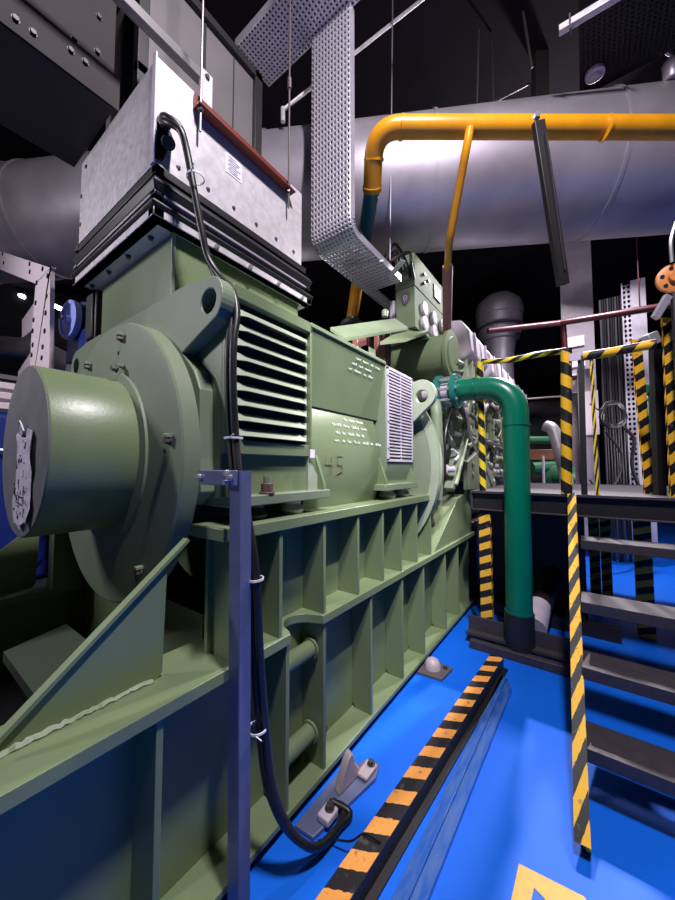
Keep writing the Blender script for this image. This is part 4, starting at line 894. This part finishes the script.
build('top_plate', MB().box((-5.3, -2.4, 2.205), (-3.18, 1.15, 2.235)), 'duct_mid', lv)
rk = thing('perforated_frame', (-3.4, .75, 2.235), 'pinkish white steel angle frame full of bolt holes at the left edge', 'frame')
def R(x, y): return aty(x, y, .75)
def poly(pts, th=.03): return MB().prism([R(*p) for p in pts], (0, th, 0))
build('upright', poly([(50, 266), (49, 362), (46, 416), (28, 412), (31, 340), (35, 290), (36, 282), (51, 267)]), 'rack_pink', rk, .002)
build('top_beam', poly([(-6, 249), (51, 268), (36, 284), (-6, 267)]), 'rack_pink', rk, .002)
build('rear_bracket', MB().prism([aty(*p, .95) for p in ((18, 410), (18, 372), (32, 350), (32, 330), (22, 338), (22, 320), (36, 300), (34, 412))], (0, .1, 0)), 'rack_pink', rk)
hm = MB()
for p in ((3, 254), (30, 264), (43, 269), (48, 276), (37, 283), (47, 296), (36, 303), (46, 313), (34, 320), (33, 331), (45, 331), (33, 345), (43, 347), (32, 355), (42, 358), (4, 263), (30, 272)):
    q = R(*p); hm.cyl((q.x, q.y-.006, q.z), (q.x, q.y+.001, q.z), .02, seg=10)
build('bolt_hole', hm, 'dark_hole', rk)
rl = thing('blue_reel', (-3.4, .9, 2.5), 'round light blue disc wheel standing left of the generator end plate', 'wheel')
rc0 = aty(73, 321, .9)
build('wheel_disc', MB().lathe(rc0, (.1, -1, 0), [(0, .15), (.016, .155), (.04, .15), (.04, .125), (.028, .118), (.028, .04), (.055, .03)], 48), 'reel_blue', rl)
build('rear_cover', MB().lathe(rc0+V((.02, .03, 0)), (.25, -1, 0), [(-.09, .15), (-.01, .165)], 40), 'blue_machine', rl)
build('hub', MB().cyl(rc0+V((.015, -.07, 0)), rc0+V((.02, -.085, 0)), .02), 'bolt_steel', rl)
build('bracket', MB().box((rc0.x-.20, rc0.y+.02, rc0.z-.3), (rc0.x+.25, rc0.y+.08, rc0.z-.1)), 'blue_machine', rl)
for k, (a, b) in enumerate((((8, 291), (24, 297)), ((50, 304), (68, 312)))):
    t = thing('tube_lamp', atd(*a, 9), 'lit fluorescent tube seen at the left edge inside the frame' if k == 0 else 'lit fluorescent tube seen between the frame and the blue disc', 'lamp')
    build('lamp_tube', MB().cyl(atd(*a, 9), atd(*b, 9), .05), 'tube_lamp', t)
    build('suspension', MB().cyl(atd(*a, 9)+V((0, 0, .1)), V((atd(*a, 9).x, atd(*a, 9).y, 6.3)), .01, seg=6), 'bolt_steel', t)
    build('fixture', MB().bar(atd(*a, 9)+V((0, 0, .08)), atd(*b, 9)+V((0, 0, .08)), .12, .05), 'duct_grey', t)
tag(build('dark_pipe', MB().tube([atd(-20, 345, 5.5), atd(40, 350, 5.5), atd(75, 368, 5.5)], .17, 20), 'duct_metal'), 'grey tube behind the perforated frame at the left edge', 'pipe')
tag(build('background_engine', MB().box((-8, 3.5, 0), (-4.6, 8, 2.6)), 'black_steel', bevel=.1), 'dark machine in the shade far behind the blue one', 'machine')
# ================================================================== LIGHTS
def area(loc, tgt, sx, sy, e, col=(1, .93, .98), spread=180):
    l = bpy.data.lights.new('room_light', 'AREA'); l.shape = 'RECTANGLE'; l.size = sx; l.size_y = sy; l.energy = e; l.color = col; l.spread = math.radians(spread)
    o = bpy.data.objects.new('room_light', l); COL.objects.link(o); o.location = loc
    o.rotation_euler = (V(tgt)-V(loc)).to_track_quat('-Z', 'Y').to_euler(); return o
area((.35, .5, 5.4), (-.8, 2.0, 1), .10, .5, 235)          # lamp over the aisle
def spot(loc, tgt, e, deg, blend, col=(1, .94, .98), rad=.04):
    l = bpy.data.lights.new('added_spot', 'SPOT'); l.energy = e; l.spot_size = math.radians(deg); l.spot_blend = blend; l.color = col; l.shadow_soft_size = rad
    o = bpy.data.objects.new('added_spot', l); COL.objects.link(o); o.location = loc
    o.rotation_euler = (V(tgt)-V(loc)).to_track_quat('-Z', 'Y').to_euler(); return o
spot((-.48, 4.9, 3.85), (-.05, 2.1, 0), 620, 50, .5)     # added spot without fixture over the deck, lights the floor from behind
spot((.7, .9, 4.9), (-1.25, 2.25, 2.0), 950, 40, .8)     # added spot without fixture, brightens the generator side
area((.2, 6.6, 5.6), (-1.2, 4.5, 2.5), .12, .6, 340)          # lamp beyond the deck
area((-3.7, -1.7, 3.5), (-2.0, .8, 1.9), .12, .6, 62, (.97, .93, 1))      # lamp over the far aisle, left
area((1.9, 6.8, 2.0), (0, 8, 1.6), .3, .6, 34, (.95, .88, 1))
area((-4.6, 4.5, 3.3), (-3.6, 1.0, 2.4), .2, 1.0, 25, (.95, .9, 1))
w = bpy.data.worlds.new('World'); S.world = w; w.use_nodes = True
w.node_tree.nodes['Background'].inputs[0].default_value = (.5, .48, .6, 1); w.node_tree.nodes['Background'].inputs[1].default_value = .006
# ================================================================== CAMERA
cd = bpy.data.cameras.new('Camera'); co = bpy.data.objects.new('Camera', cd); COL.objects.link(co)
co.location = (0, 0, H); co.rotation_euler = M((RT, UP, -FW)).transposed().to_euler()
cd.sensor_fit = 'VERTICAL'; cd.sensor_height = 24; cd.lens = F/900*24; cd.clip_start = .05; cd.clip_end = 60
S.camera = co
S.view_settings.view_transform = 'Standard'; S.view_settings.look = 'None'; S.view_settings.gamma = 1; S.view_settings.exposure = 0
S.view_settings.use_curve_mapping = False
